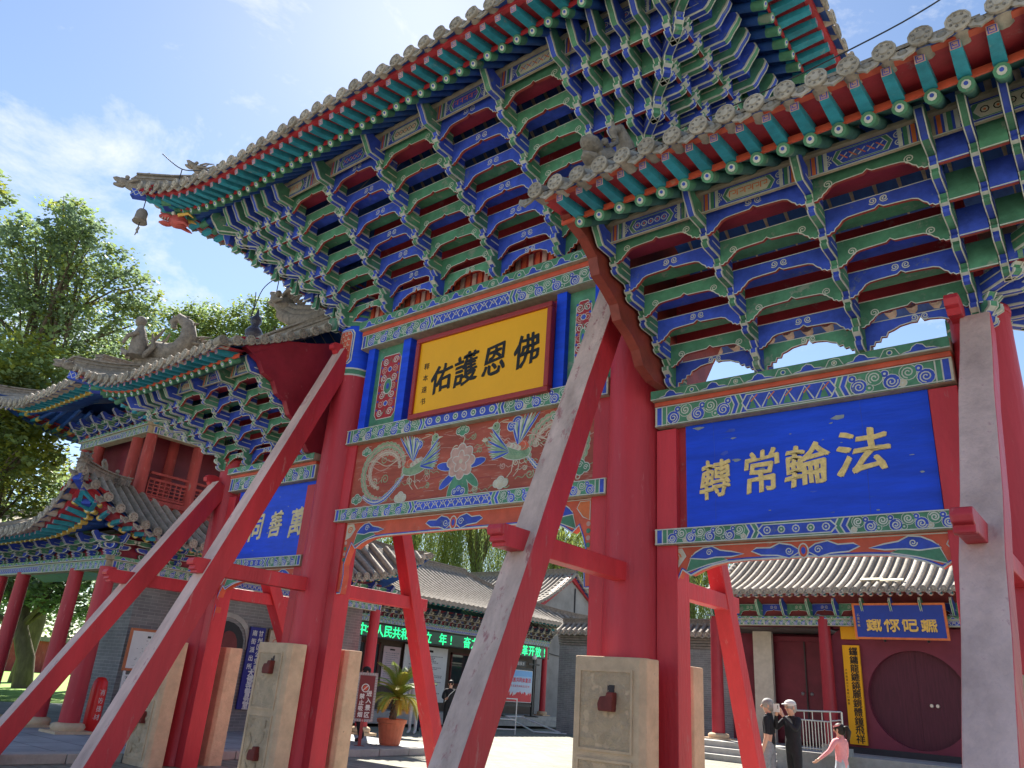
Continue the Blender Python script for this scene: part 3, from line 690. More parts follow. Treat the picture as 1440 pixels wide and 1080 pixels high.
        if e.get('hipbeam',True):
            for on,X_,s_ in((hl,XL,-1),(hr,XR,1)):
                if not on: continue
                tip=F@Vector((X_+s_*(push+.02),yc-yt-push-.02,zt+up*(uR if s_>0 else 1)-.14)); inn_=F@Vector((X_-s_*(yt-yi),yc-yi,zi+.05)); mid=inn_.lerp(tip,.55); mid.z-=.12
                b2=B(); 
                for p,q,ww,hh,m_ in((inn_,mid+(tip-inn_)*.12,.15,.17,BLUE),(mid-Vector((0,0,-.1)),tip,.12,.13,BLUE)):
                    d=(q-p).normalized(); xx=d.cross(Vector((0,0,1))).normalized(); zz=xx.cross(d); MM=Matrix(((xx.x,d.x,zz.x,p.x),(xx.y,d.y,zz.y,p.y),(xx.z,d.z,zz.z,p.z),(0,0,0,1)))
                    LL=(q-p).length; b2.box((-ww/2,0,-hh/2),(ww/2,LL,hh/2),m_,MM)
                    for sx in(-1,1):
                        k=int(LL/.09)
                        for i in range(k):
                            for z1,z2 in((-1,1),(1,-1)):
                                b2.face([MM@Vector((sx*(ww/2+.002),LL*(i)/k,z1*hh*.42)),MM@Vector((sx*(ww/2+.002),LL*(i)/k+.012,z1*hh*.42)),MM@Vector((sx*(ww/2+.002),LL*(i+1)/k+.012,z2*hh*.42)),MM@Vector((sx*(ww/2+.002),LL*(i+1)/k,z2*hh*.42))],WHITE)
                link('corner_hip_beam',b2.mesh('corner_hip_beam'),par)
    return PF,PS
def disc_lo():
    def mk():
        b=B(); b.lathe([(.078,-.1),(.08,.0),(.0,.01)],(0,0,0),TILE,8,(0,-1,0),False); return b.mesh('d')
    return cached('dlo',mk)
def drip_lo():
    def mk():
        b=B(); b.prism([(-.08,.03),(-.06,-.04),(0,-.08),(.06,-.04),(.08,.03)],lambda u,v,w:Vector((u,-w,v)),-.02,0,TILE); return b.mesh('d')
    return cached('drlo',mk)
# carved roof figures
def dragon_head(par,M,s,name='dragon_head_ornament',seed=1):
    b=B(); r=random.Random(seed); T=lambda p:M@(Vector(p)*s)
    R3=M.to_3x3()
    def bl(c,rd,k=8,rn=.25,sd=0): b.blob(T(c),Vector(rd)*s,CARV,9,7,rn,seed*31+sd,R3)
    bl((0,.15,0),(.16,.3,.17),sd=1); bl((0,.48,.03),(.13,.2,.12),sd=2); bl((0,.62,.08),(.10,.14,.06),sd=3); bl((0,.56,-.08),(.09,.16,.045),sd=4)
    for sx in(-1,1):
        bl((sx*.1,.38,.14),(.05,.06,.06),sd=5+sx); b.tube([T((sx*.08,.25,.14)),T((sx*.12,.12,.27)),T((sx*.12,-.02,.34)),T((sx*.1,-.1,.42))],[.035*s,.035*s,.025*s,.01*s],CARV,6)
        b.tube([T((sx*.12,.3,.0)),T((sx*.24,.12,.02)),T((sx*.2,-.05,.1))],[.04*s,.05*s,.01*s],CARV,5)
        for i in range(3): b.tube([T((sx*.07,.5+.05*i,.03)),T((sx*.07,.5+.05*i,-.05))],[.015*s,.004*s],CARV,4)
    for i in range(6): b.tube([T((0,.3-.12*i,.16)),T((0,.22-.12*i,.30+.04*math.sin(i)))],[.05*s,.01*s],CARV,5)
    return link(name,b.mesh(name),par)
def roof_dragon(par,M,s,seed=3,name='ridge_dragon_ornament'):
    """tall scaly ridge-end beast: gaping head, curled tail, crest of fins"""
    b=B(); T=lambda p:M@(Vector(p)*s); R3=M.to_3x3()
    path=[(0,.55,.18),(0,.35,.28),(0,.1,.22),(0,-.1,.3),(0,-.22,.55),(0,-.15,.82),(0,.05,.95),(0,.16,.85),(0,.1,.74)]
    b.tube([T(p) for p in path],[.10*s,.17*s,.2*s,.19*s,.16*s,.12*s,.09*s,.06*s,.03*s],CARV,9)
    b.blob(T((0,.62,.3)),Vector((.13,.22,.10))*s,CARV,9,6,.3,seed,R3); b.blob(T((0,.6,.1)),Vector((.11,.2,.06))*s,CARV,9,6,.3,seed+1,R3)
    for sx in(-1,1):
        b.blob(T((sx*.1,.5,.4)),.05*s,CARV,7,5); b.tube([T((sx*.08,.4,.4)),T((sx*.12,.25,.55)),T((sx*.1,.2,.68))],[.04*s,.03*s,.01*s],CARV,5)
    for i in range(9):
        t=i/8; k=min(len(path)-2,int(t*(len(path)-1))); p=Vector(path[k]).lerp(Vector(path[k+1]),t*(len(path)-1)-k); q=p+Vector((0,-.2 if 2<i<7 else 0,.16 if i<=3 or i>=7 else .03)); b.tube([T(p),T(q)],[.06*s,.008*s],CARV,5)
    b.box((-.14*s,-.4*s,-.1*s),(.14*s,.6*s,.08*s),CARV,M)
    return link(name,b.mesh(name),par)
def seated_figure(par,M,s,seed=5,name='seated_beast_ornament'):
    b=B(); T=lambda p:M@(Vector(p)*s)
    b.tube([T((0,0,0)),T((0,0,.25)),T((0,.03,.45)),T((0,.04,.6))],[.16*s,.15*s,.11*s,.05*s],CARV,8); b.blob(T((0,.07,.68)),.1*s,CARV,8,6,.25,seed)
    for sx in(-1,1): b.tube([T((sx*.12,0,.42)),T((sx*.2,.12,.3)),T((sx*.12,.22,.2))],[.05*s,.045*s,.03*s],CARV,6); b.tube([T((sx*.08,.1,0)),T((sx*.1,.22,.08)),T((sx*.08,.2,0))],[.06*s,.05*s,.04*s],CARV,6)
    b.tube([T((0,-.12,0)),T((0,-.28,.2)),T((0,-.2,.45))],[.06*s,.05*s,.015*s],CARV,6)
    return link(name,b.mesh(name),par)
def gourd_finial(par,p,s,m=None,name='gourd_finial'):
    m=m or mat('dark_glazed_gourd',(.05,.05,.08),.25,.1)
    b=B(); b.lathe([(.16*s,0),(.18*s,.06*s),(.10*s,.1*s),(.20*s,.2*s),(.22*s,.32*s),(.14*s,.44*s),(.08*s,.5*s),(.14*s,.58*s),(.14*s,.68*s),(.06*s,.78*s),(.03*s,.9*s),(0.001,1.0*s)],p,m,14); return link(name,b.mesh(name),par)
# ================================================================== ground
b=B(); b.face([(-400,-400,0),(400,-400,0),(400,400,0),(-400,400,0)],PAVE); link('ground',b.mesh('ground'),kind='structure')
b=B(); b.box((-60,-30,.004),(-12.40,6.6,.118),PAVE2); link('terrace',b.mesh('terrace'),kind='structure')
y=-14.0; rk=random.Random(3); kb=[]
kerb=link('terrace_kerb',None,None,Matrix.Translation((-12.3,0,0)),kind='structure')
def kerbstone(L):
    def mk():
        b=B(); b.box((-.15,0,0),(.15,L-.012,.13),STONEG); return b.mesh('kerb_stone')
    return cached(('kerb',L),mk)
while y<6.4:
    Lk=rk.choice((.8,1.0,1.1)); o=link('kerb_stone',kerbstone(Lk),kerb,Matrix.Translation((-12.25+rk.uniform(-.008,.008),y,rk.uniform(-.004,.004)))); bevel(o,.012); y+=Lk
b=B(); b.face([(-90,-16,.12),(-24.5,-16,.12),(-24.5,30,.12),(-90,30,.12)],GRASS); link('lawn',b.mesh('lawn'),kind='structure')

# ================================================================== the memorial archway
GATE=thing('memorial_archway',(-6.44,0,0),'large timber archway gate with red columns, tiered blue-green brackets and grey tiled roofs','archway')
XA,XB,XC,XD=-8.92,-3.97,-.66,-11.72
def column(x,y,r0,r1,z1,m=REDC,par=GATE,name='column',n=28,z0=0):
    b=B(); prof=[(r0*1.02,z0),(r0*1.02,z0+.05)]+[(r0+(r1-r0)*t,z0+.06+(z1-z0-.06)*t) for t in (0,.15,.3,.45,.6,.75,.9,1)]; b.lathe(prof,(x,y,0),m,n); return link(name,b.mesh(name),par)
for x in(XA,XB):
    column(x,0,.345,.29,5.62)
    b=B(); b.lathe([(.292,5.62),(.292,5.70)],(x,0,0),GREEN,28); b.lathe([(.296,5.60),(.296,5.625)],(x,0,0),WHITE,28); b.lathe([(.296,5.70),(.296,5.725)],(x,0,0),WHITE,28)
    b.lathe([(.291,5.72),(.288,6.42)],(x,0,0),BLUEB,28); b.lathe([(.30,6.42),(.31,6.46),(.27,6.5)],(x,0,0),GREEN,28); b.lathe([(.27,6.5),(.275,6.95)],(x,0,0),BLUE,28)
    for z,m in ((6.47,WHITE),(6.58,GREEN),(6.7,WHITE),(6.8,GREEN),(6.93,WHITE)): b.lathe([(.279,z),(.279,z+.035)],(x,0,0),m,28)
    link('column_head',b.mesh('column_head'),GATE)
    # brocade panel wrapped on the front of the column head
    p=B(); R0=.2955; a0=-PI/2-.62; a1=-PI/2+.62
    def W(u,v,e=0): a=a0+(a1-a0)*u; return (x+(R0+e)*math.cos(a),(R0+e)*math.sin(a),5.78+.58*v)
    def wpoly(pts,m,e): 
        p.face([W(u,v,e) for u,v in pts],m)
    def oct_(i,e,m):
        for k in range(8):
            u0,u1=i+(1-2*i)*k/8,i+(1-2*i)*(k+1)/8; c0=.1 if k==0 else 0; c1=.1 if k==7 else 0
            p.face([W(u0,i*.5+c0,e),W(u1,i*.5+c1,e),W(u1,1-i*.5-c1,e),W(u0,1-i*.5-c0,e)],m)
    oct_(.0,.001,WHITE); oct_(.05,.002,BLUE); oct_(.09,.003,WHITE); oct_(.12,.004,REDO)
    for k in range(5):
        for (u0,v0,u1,v1) in ((.18,.12+.16*k,.8,.12+.16*k+.10),):
            for q in range(4):
                uu=.2+.16*q; vv=v0+.03*q; p.face([W(uu,vv,.005),W(uu+.13,vv,.005),W(uu+.13,vv+.022,.005),W(uu,vv+.022,.005)],CREAM); p.face([W(uu,vv,.006),W(uu+.03,vv,.006),W(uu+.03,vv+.09,.006),W(uu,vv+.09,.006)],CREAM)
    link('brocade_panel',p.mesh('brocade_panel'),GATE)
for x in(XC,XD): column(x,0,.245,.225,4.62); 
for x in(XC,XD):
    b=B(); b.lathe([(.235,4.60),(.24,4.62),(.235,4.66),(.0,4.665)],(x,0,0),REDC,24); b.box((x-.10,-.10,4.66),(x+.10,.10,5.4),REDC); link('column_cap',b.mesh('column_cap'),GATE)
# square jamb posts beside the columns
def bx(name,a,c,m,par=GATE,bev=.006,**k):
    b=B(); b.box(a,c,m); o=link(name,b.mesh(name),par,**k)
    if bev: bevel(o,bev)
    return o
for x0,x1,z1 in((-4.44,-4.24,4.5),(-8.66,-8.46,4.5)): bx('jamb_post',(x0,-.13,0),(x1,.13,z1),RED)
for x0,x1 in((-3.66,-3.44),(-9.45,-9.24),(-1.10,-.88),(-11.5,-11.3)): bx('jamb_post',(x0,-.13,0),(x1,.13,4.0),RED)
# ---- centre bay beams
def beam(x0,x1,z0,z1,y0,y1,kind,seed,center='lattice'):
    P=Paint((0,-y1,0)); P.box((x0,-y1,z0),(x1,y1,z1),WOODE)
    if kind=='beam': beam_pattern(P,x0+.005,x1-.005,z0+.004,z1-.004,seed,center)
    elif kind=='wave': wave_strip(P,x0,x1,z0+.003,z1-.003)
    name='painted_beam' if kind=='beam' else 'painted_ledge'
    return link(name,P.mesh(name),GATE)
beam(-8.60,-4.22,6.27,6.41,0,.30,'wave',1)
bx('red_strip',(-8.58,-.24,6.20),(-4.24,.24,6.268),REDO)
beam(-8.58,-4.24,5.98,6.198,0,.22,'beam',2)
beam(-8.62,-4.22,4.49,4.70,0,.20,'beam',3,'rings')
beam(-8.62,-4.22,3.37,3.545,0,.20,'beam',4,'lattice')
bx('board_back',(-8.6,-.02,4.70),(-4.25,.04,5.98),REDB)
for x0,x1 in((-8.47,-8.33),(-7.72,-7.57),(-5.02,-4.87),(-4.46,-4.34)): bx('blue_post',(x0,-.16,4.70),(x1,-.02,5.98),BLUEB)
for x0,x1 in((-8.33,-7.72),(-4.87,-4.46),(-4.34,-4.25)):
    P=Paint((0,-.08,0)); P.box((x0,-.08,4.70),(x1,-.02,5.98),GREEN)
    if x1-x0>.2:
        c=(x0+x1)/2; w=(x1-x0)*.5-.09; zc=5.34; h=.50
        octo=lambda i,:[(c-w+i,zc-h+.08),(c-w+.06,zc-h+i),(c+w-.06,zc-h+i),(c+w-i,zc-h+.08),(c+w-i,zc+h-.08),(c+w-.06,zc+h-i),(c-w+.06,zc+h-i),(c-w+i,zc+h-.08)]
        P.poly(octo(0),WHITE,1); P.poly(octo(.012),REDB,2)
        for k in range(7):
            z=zc-h+.1+k*(2*h-.2)/6; r=.065
            for sg in(-1,1):
                P.spiral((c+sg*w*.48,z),r*.95,PINK if k%2 else WHITE,3,1.8,.013,sg,k)
                P.circ((c+sg*w*.8,z+.05),.018,BLUE,3,8)
            if k%2: P.circ((c,z),.045,WHITE,4,8); P.circ((c,z),.036,BLUE if k%4==1 else GREEN,5,6)
            else: P.line([(c-.05,z-.04),(c,z+.05),(c+.05,z-.04)],.012,GREEN,4)
        P.circ((c,zc),w*.42,WHITE,6,10,.13); P.circ((c,zc),w*.36,GREEN,7,10,.115); P.circ((c,zc),w*.15,BLUE,8,8,.05)
    link('flower_panel',P.mesh('flower_panel'),GATE)
# ---- phoenix panel
P=Paint((0,-.10,0),step=.0005); PGR=mat('faded_vermilion_ground',(.40,.085,.055),.6,.3,4,.4,(.46,.20,.15),.3,30,stretch=(.3,1,1.6),wscale=8); PGN=mat('pale_verdigris',(.26,.36,.22),.65,.25,14); P.box((-8.46,-.10,3.545),(-4.44,.05,4.49),PGR)
def ell(c,a,bq,ang,m,l,n=12): P.poly([(c[0]+a*math.cos(t)*math.cos(ang)-bq*math.sin(t)*math.sin(ang),c[1]+a*math.cos(t)*math.sin(ang)+bq*math.sin(t)*math.cos(ang)) for t in [2*PI*i/n for i in range(n)]],m,l)
def feather(c,L,wd,ang,m,l,mo=WHITE):
    cc=(c[0]+L/2*math.cos(ang),c[1]+L/2*math.sin(ang)); ell(cc,L/2,wd/2,ang,mo,l); ell(cc,L/2-.006,wd/2-.007,ang,m,l+1)
def curve(fn,n=24): return [fn(i/n) for i in range(n+1)]
def phoenix(cx,cz,s,f):
    X=lambda u,v:(cx+f*u*s,cz+v*s); A=lambda a:a if f>0 else PI-a
    def tail(pts,m,mo,rr0,inner):
        n=len(pts)
        for i,p in enumerate(pts):
            rr=rr0*s*(.65+.5*math.sin(PI*i/(n-1)))
            P.circ(p,rr+.007,mo,2,9); P.circ(p,rr,m,3,9); P.ring(p,rr*.45,.005,inner,4,7)
        P.line(pts,.016*s,mo,5)
    loop=lambda r,ox,oz,a0,a1,n,k=1.0:[X(ox+r*math.cos(a0+(a1-a0)*i/n)*k,oz+r*math.sin(a0+(a1-a0)*i/n)) for i in range(n+1)]
    tail(loop(.36,-.52,.03,-.2,4.9,26,1.05),PGN,PINK,.046,CREAM)
    tail(loop(.24,-.50,.05,.1,4.4,19,1.15),PINK,CREAM,.034,PGN)
    tail([X(-.12-.72*t,-.04-.26*math.sin(t*2.6)-.10*t) for t in [i/22 for i in range(23)]],BLUE,WHITE,.030,WHITE)
    for q in range(3):
        P.line([X(-.1-.75*t,.10+.05*q+.05*math.sin(t*8+q)) for t in [i/18 for i in range(19)]],.012,CREAM if q%2 else PINK,6)
    ell(X(.06,.03),.23*s,.105*s,A(.15),WHITE,6,16); ell(X(.06,.03),.222*s,.097*s,A(.15),PGN,7,16)
    nk=curve(lambda t:X(.22+.10*math.sin(t*2.4)+.05*t,.08+.27*t)); P.line(nk,.10*s,WHITE,6); P.line(nk,.086*s,PGN,7)
    for r in range(4):
        for k in range(10): P.ring(X(-.12+.042*k+.02*(r%2),-.03+.032*r+.008*k),.016*s,.004,GREEN,9,6)
    for k in range(9):
        for dx in(-.02,.02): c=nk[min(24,int(k*2.8))]; P.ring((c[0]+dx*s,c[1]),.014*s,.004,GREEN,9,6)
    for k in range(9): P.line([nk[k*2],(nk[k*2][0]-f*.05*s,nk[k*2][1]+.02*s)],.012,WHITE,8)
    ell(X(-.04,.09),.10*s,.06*s,A(.3),REDO,8); P.ring(X(-.04,.09),.05*s,.005,CREAM,9,9)
    hd=X(.36,.37); P.circ(hd,.058*s,WHITE,9,12); P.circ(hd,.050*s,PGN,10,12); P.poly([X(.41,.38),X(.50,.37),X(.41,.34)],CREAM,10); P.circ(X(.375,.38),.012*s,BLACK,11,6)
    for k in range(5): P.line([X(.35-.02*k,.41),X(.34-.05*k,.47-.02*k),X(.30-.06*k,.49-.03*k)],.010,REDO if k%2 else CREAM,10)
    for k in range(10): feather(X(.02,.10),(.47-.025*k)*s,.040*s,A(2.25-.115*k),BLUE if k%3==0 else (PGN if k%3==1 else WHITE),11)
    for k in range(10): feather(X(.14,.03),(.44-.02*k)*s,.038*s,A(.85-.12*k),PGN if k%3 else BLUE,11)
    for k in range(6): P.circ(X(.0+.03*k,.06+.012*k),.03*s,PINK if k%2 else CREAM,14,8); P.ring(X(.0+.03*k,.06+.012*k),.03*s,.004,WHITE,15,8)
    for q in(-.02,.07): P.line([X(q,-.06),X(q+.02,-.2),X(q+.08,-.26)],.012,CREAM,6)
phoenix(-7.30,4.0,1.06,1); phoenix(-5.50,4.0,1.06,-1)
# peony
pc=(-6.42,3.98)
for a in (-2.5,-2.0,-1.2,-.7,.15,PI-.15,-1.57): feather((pc[0]+.08*math.cos(a),pc[1]-.05+.08*math.sin(a)),.34,.12,a,BLUE if a>-.2 or a<-2.3 else GREEN,9)
P.line([(pc[0],3.98),(pc[0]-.02,3.62)],.02,GREEN,8)
for k in range(8): a=2*PI*k/8; ell((pc[0]+.13*math.cos(a),pc[1]+.03+.13*math.sin(a)),.115,.085,a,WHITE,12); ell((pc[0]+.13*math.cos(a),pc[1]+.03+.13*math.sin(a)),.103,.073,a,PINK,13)
for k in range(5): a=2*PI*k/5+PI/2; ell((pc[0]+.055*math.cos(a),pc[1]+.03+.055*math.sin(a)),.10,.055,a,WHITE,14); ell((pc[0]+.055*math.cos(a),pc[1]+.03+.055*math.sin(a)),.09,.045,a,PINK,15)
P.circ((pc[0],pc[1]+.03),.03,CREAM,16)
P.cloud((pc[0],3.62),.085,BLUE,10,.01)
P.line([(pc[0],4.47),(pc[0]-.04,4.38),(pc[0]+.03,4.32),(pc[0],4.2)],.016,CREAM,9); P.cloud((pc[0]-.02,4.42),.085,GREEN,10,.01)
for c,r,m in (((-7.28,4.33),.11,BLUE),((-5.55,4.36),.12,BLUE),((-8.25,4.36),.07,GREEN),((-8.32,3.68),.08,GREEN),((-4.62,3.72),.10,GREEN),((-7.45,3.63),.085,CREAM),((-5.75,3.66),.085,CREAM),((-4.95,4.38),.07,GREEN)): P.cloud(c,r,m,9,.010)
for c in ((-6.95,4.2),(-6.05,4.22)):
    for k in range(5): ell((c[0]+.025*math.cos(k*.6+.3),c[1]+.025*math.sin(k*.6+.3)),.032,.012,k*.6+.3,CREAM,10,8)
rq=random.Random(5)
for k in range(46):
    x=rq.uniform(-8.35,-4.55); z=rq.uniform(3.62,4.42); r_=rq.uniform(.035,.075); m_=(PGN,CREAM,PINK,PGN)[k%4]; d_=rq.choice((-1,1))
    P.spiral((x,z),r_,m_,1,1.5,.014,d_,rq.uniform(0,6)); P.line([(x+d_*r_,z),(x+d_*r_*1.8,z-r_*.6),(x+d_*r_*2.9,z-r_*.2),(x+d_*r_*3.6,z-r_*.7)],.010,m_,1)
for k in range(150):
    x=rq.uniform(-8.4,-4.5); z=rq.uniform(3.57,4.46); a=rq.uniform(-.25,.25); L=rq.uniform(.05,.28); P.line([(x,z),(x+L*.5,z+L*a*.5+rq.uniform(-.01,.01)),(x+L,z+L*a)],.005,PINK if k%2 else REDP,1)
link('phoenix_panel',P.mesh('phoenix_panel'),GATE)
# ---- carved spandrel boards under the lowest beams
def spandrel(x0,x1,z1,h,drop,ywid=.05,seed=0,sm=1):
    L=x1-x0; c=(x0+x1)/2
    half=[(0,-drop),(.07,-drop),(.085,-drop*.75),(.06,-drop*.6),(.10,-drop*.45),(.16,-drop*.30),(.25,-h-.10*sm),(.36,-h-.035*sm),(.48,-h+.01),(.62,-h+.035),(.8,-h+.045)]
    pts=[(x0+p,z1+q) for p,q in half]+[(c-.1,z1-h+.05),(c,z1-h+.055),(c+.1,z1-h+.05)]+[(x1-p,z1+q) for p,q in half[::-1]]
    P=Paint((0,-.10,0)); low=pts[:]; P.prism(pts+[(x1,z1),(x0,z1)],lambda u,v,w:Vector((u,-.10+w,v)),0,.10,REDO)
    P.line(low,.022,WHITE,3); P.line([(u,v+.012) for u,v in low],.014,BLUE,4)
    for sg in(-1,1):
        X=(lambda u:x0+u) if sg>0 else (lambda u:x1-u)
        # corner curl in green/orange and a blue feathered wing
        P.outlined([(X(.03),z1-.03),(X(.16),z1-.03),(X(.20),z1-.10),(X(.12),z1-.20),(X(.03),z1-.24)],CREAM if sg>0 else ORN,2,.01); P.spiral((X(.10),z1-.11),.05,ORN,5,1.6,.014,sg)
        P.outlined([(X(.20),z1-h*.95-.08*sm),(X(.26),z1-h*.5),(X(.42),z1-h*.35),(X(.52),z1-h*.55),(X(.62),z1-h*.75),(X(.42),z1-h*.95)],GREEN,3,.011)
        P.outlined([(X(.24),z1-h*.62),(X(.30),z1-h*.35),(X(.38),z1-h*.15),(X(.47),z1-h*.1),(X(.55),z1-h*.30),(X(.66),z1-h*.38),(X(.78),z1-h*.52),(X(.66),z1-h*.62),(X(.5),z1-h*.62),(X(.4),z1-h*.7)],BLUE,5,.012); P.spiral((X(.44),z1-h*.38),h*.16,WHITE,7,1.5,.009,sg)
        for k in range(4): P.circ((X(.045),z1-.28-k*.075),.028,GREEN if k%2 else PINK,3,8)
    # middle: paired wings round a small knot
    for sg in(-1,1):
        w=min(.42,L*.16); pts=[(c+sg*.02,z1-h*.5),(c+sg*w*.25,z1-h*.22),(c+sg*w*.5,z1-h*.12),(c+sg*w*.7,z1-h*.3),(c+sg*w,z1-h*.28),(c+sg*w*1.12,z1-h*.42),(c+sg*w*.9,z1-h*.62),(c+sg*w*.55,z1-h*.66),(c+sg*w*.3,z1-h*.8)]
        P.outlined(pts,BLUE,5,.012); P.spiral((c+sg*w*.3,z1-h*.48),h*.18,WHITE,7,1.5,.009,sg)
    P.circ((c,z1-h*.5),h*.24,WHITE,8,12,h*.34); P.circ((c,z1-h*.5),h*.18,REDO,9,12,h*.28); P.circ((c,z1-h*.5),h*.1,BLUE,10,10,h*.16)
    P.line([(x0+.02,z1-.012),(x1-.02,z1-.012)],.01,WHITE,3)
    link('carved_spandrel',P.mesh('carved_spandrel'),GATE)
spandrel(-8.46,-4.44,3.368,.26,.95)
# ---- side bays
def side_bay(x0,x1,text,seed,board,dz=0,flip=False):
    beam(x0,x1,4.29+dz,4.395+dz,0,.26,'wave',seed)
    bx('red_strip',(x0+.01,-.20,4.24+dz),(x1-.01,.20,4.288+dz),REDO)
    beam(x0+.01,x1-.01,4.02+dz,4.238+dz,0,.18,'beam',seed+5,'leaf')
    bx('red_side_board',(x0+.12,-.06,2.96),(board[0],.04,4.02+dz),REDB); bx('red_side_board',(board[1],-.06,2.96),(x1-.05,.04,4.02+dz),REDB)
    P=Paint((0,-.09,0)); P.box((board[0],-.09,2.965),(board[1],.03,4.015+dz),BLUEB)
    rr=random.Random(seed)
    for k in range(26):
        x=rr.uniform(board[0]+.05,board[1]-.05); z=rr.uniform(3.0,3.98); a=rr.uniform(.008,.03) if k>5 else rr.uniform(.03,.06)
        P.poly([(x+a*rr.uniform(.5,1.5)*math.cos(t),z+a*.4*rr.uniform(.5,1.2)*math.sin(t)) for t in [2*PI*i/7 for i in range(7)]],mat('scratched_blue_primer',(.30,.33,.36)) if k%3 else BLUE,1)
    for xx in (board[0]+.3,board[1]-.55): P.line([(xx,2.98),(xx+.01,3.5),(xx,4.0+dz)],.004,BLUE,1)
    link('inscribed_board',P.mesh('inscribed_board'),GATE,label='bright blue inscribed board')
    beam(x0+.01,x1-.01,2.80,2.958,0,.18,'beam',seed+9,'rings')
    spandrel(x0+.1,x1-.05,2.798,.20,.75,seed=seed,sm=.8)
side_bay(-3.66,-.87,None,21,(-3.35,-1.11))
side_bay(-11.48,-9.24,None,31,(-11.25,-9.30),.05)
# inscription right bay (read from the left: zhuan chang lun fa), brush-like bold gold characters
gd=mat('gold_with_green_shade',(.86,.62,.24),.5,.25,20)
for ch,x,z,s,sx in (('轉',-3.045,3.43,.40,.80),('常',-2.585,3.455,.44,.85),('輪',-2.165,3.475,.41,1.0),('法',-1.68,3.54,.43,1.12)):
    glyph(ch,(x,-.094,z),(1,0,.0),(0,0,1),s,gd,GATE,bold=.0065,brush=1,sx=sx,sy=1.0,ext=.007)
for ch,x,z,s,sx in (('歸',-11.0,3.42,.42,.85),('同',-10.62,3.44,.42,.85),('善',-10.13,3.47,.42,.8),('萬',-9.62,3.47,.44,.8)):
    glyph(ch,(x,-.094,z),(1,0,.0),(0,0,1),s,mat('pale_gold_paint',(.72,.60,.35)),GATE,bold=.009,brush=1,sx=sx,ext=.003)

# ---- yellow plaque (hangs in the middle bay)
PL=thing('hanging_plaque',(-6.19,-.2,4.66),'yellow plaque with black brush characters hanging in the middle bay of the archway','plaque')
b=B(); b.box((-7.265,-.235,4.72),(-5.075,-.19,5.78),YEL); link('panel',b.mesh('panel'),PL)
for nm,a,c in (('frame_rail',(-7.33,-.27,4.655),(-5.01,-.17,4.725)),('frame_rail',(-7.33,-.27,5.775),(-5.01,-.17,5.845)),('frame_stile',(-7.33,-.271,4.725),(-7.26,-.171,5.775)),('frame_stile',(-5.08,-.271,4.725),(-5.01,-.171,5.775))): bx(nm,a,c,mat('dark_red_frame_paint',(.34,.035,.03),.35,.1),PL,.012)
for ch,x,z,s,rt in (('佑',-6.80,5.17,.42,.05),('護',-6.37,5.22,.47,.08),('恩',-5.89,5.25,.47,.03),('佛',-5.39,5.27,.46,.06)):
    glyph(ch,(x,-.238,z),(1,0,.0),(0,0,1),s,BLACK,PL,bold=.007,brush=1,sx=.9,sy=1.0,ext=.002,rot=rt)
text_line('释本遠书',(-7.10,-.2375,5.40),(1,0,0),(0,0,1),.17,.10,BLACK,PL,vertical=True,bold=.0)

# ---- bracket fields
bracket_field(GATE,dict(x0=-8.92,x1=-3.97,yb=.28,z0=6.41,hA=.34,dz=.212,n=6,dy=.258,t=.085,xs=[-7.985,-6.955,-5.925,-4.895],fan=[.0,.27,.52,.76,1.0,1.24],left='corner',right='corner',lshift=.25))
bracket_field(GATE,dict(x0=-3.46,x1=-.62,yb=.26,z0=4.395,hA=.27,dz=.165,n=5,dy=.282,t=.07,xs=[-3.41,-2.48,-1.55,-.64],fan=[.25,.5,.74,.98],left='closed',right='corner',open=True,clear=True,strip=.185))
bracket_field(GATE,dict(x0=-9.44,x1=-9.44-2.28,yb=.22,z0=4.445,hA=.27,dz=.160,n=5,dy=.236,t=.065,xs=[],fan=[.0,.22,.44,.66,.88],left='closed',right='corner') if False else dict(x0=-11.72,x1=-9.44,yb=.22,z0=4.445,hA=.27,dz=.160,n=5,dy=.236,t=.065,xs=[-9.48,-10.22,-10.98],fan=[.0,.22,.44,.66,.88],left='corner',right='closed',open=True,strip=.185))
# wavy red end boards closing the inner ends of the side bays
def end_board(X,pts,t=.09,m=REDB):
    b=B(); b.prism(pts,lambda u,v,w:Vector((X+w,-u,v)),-t/2,t/2,m); link('wavy_end_board',b.mesh('wavy_end_board'),GATE)
RBm=mat('rust_red_end_board',(.27,.05,.035),.5,.25,5,.15,(.3,.14,.1))
end_board(-3.53,[(-1.3,5.62),(.1,6.25),(.6,6.05),(2.15,5.46),(1.84,5.38),(1.66,5.26),(1.60,5.10),(1.42,5.03),(1.26,4.94),(1.19,4.80),(.99,4.72),(.83,4.62),(.75,4.48),(.52,4.40),(-.4,4.40)],.10,RBm)
end_board(-9.36,[(-1.6,5.7),(-.1,6.38),(.6,6.10),(1.75,5.75),(1.66,5.62),(1.40,5.50),(1.30,5.36),(1.12,5.30),(1.02,5.14),(.86,5.08),(.76,4.90),(.58,4.82),(.5,4.66),(.32,4.45),(-1.6,4.45)],.10,mat('crimson_end_board',(.30,.02,.035),.5,.22,3,.25,(.36,.08,.09)))
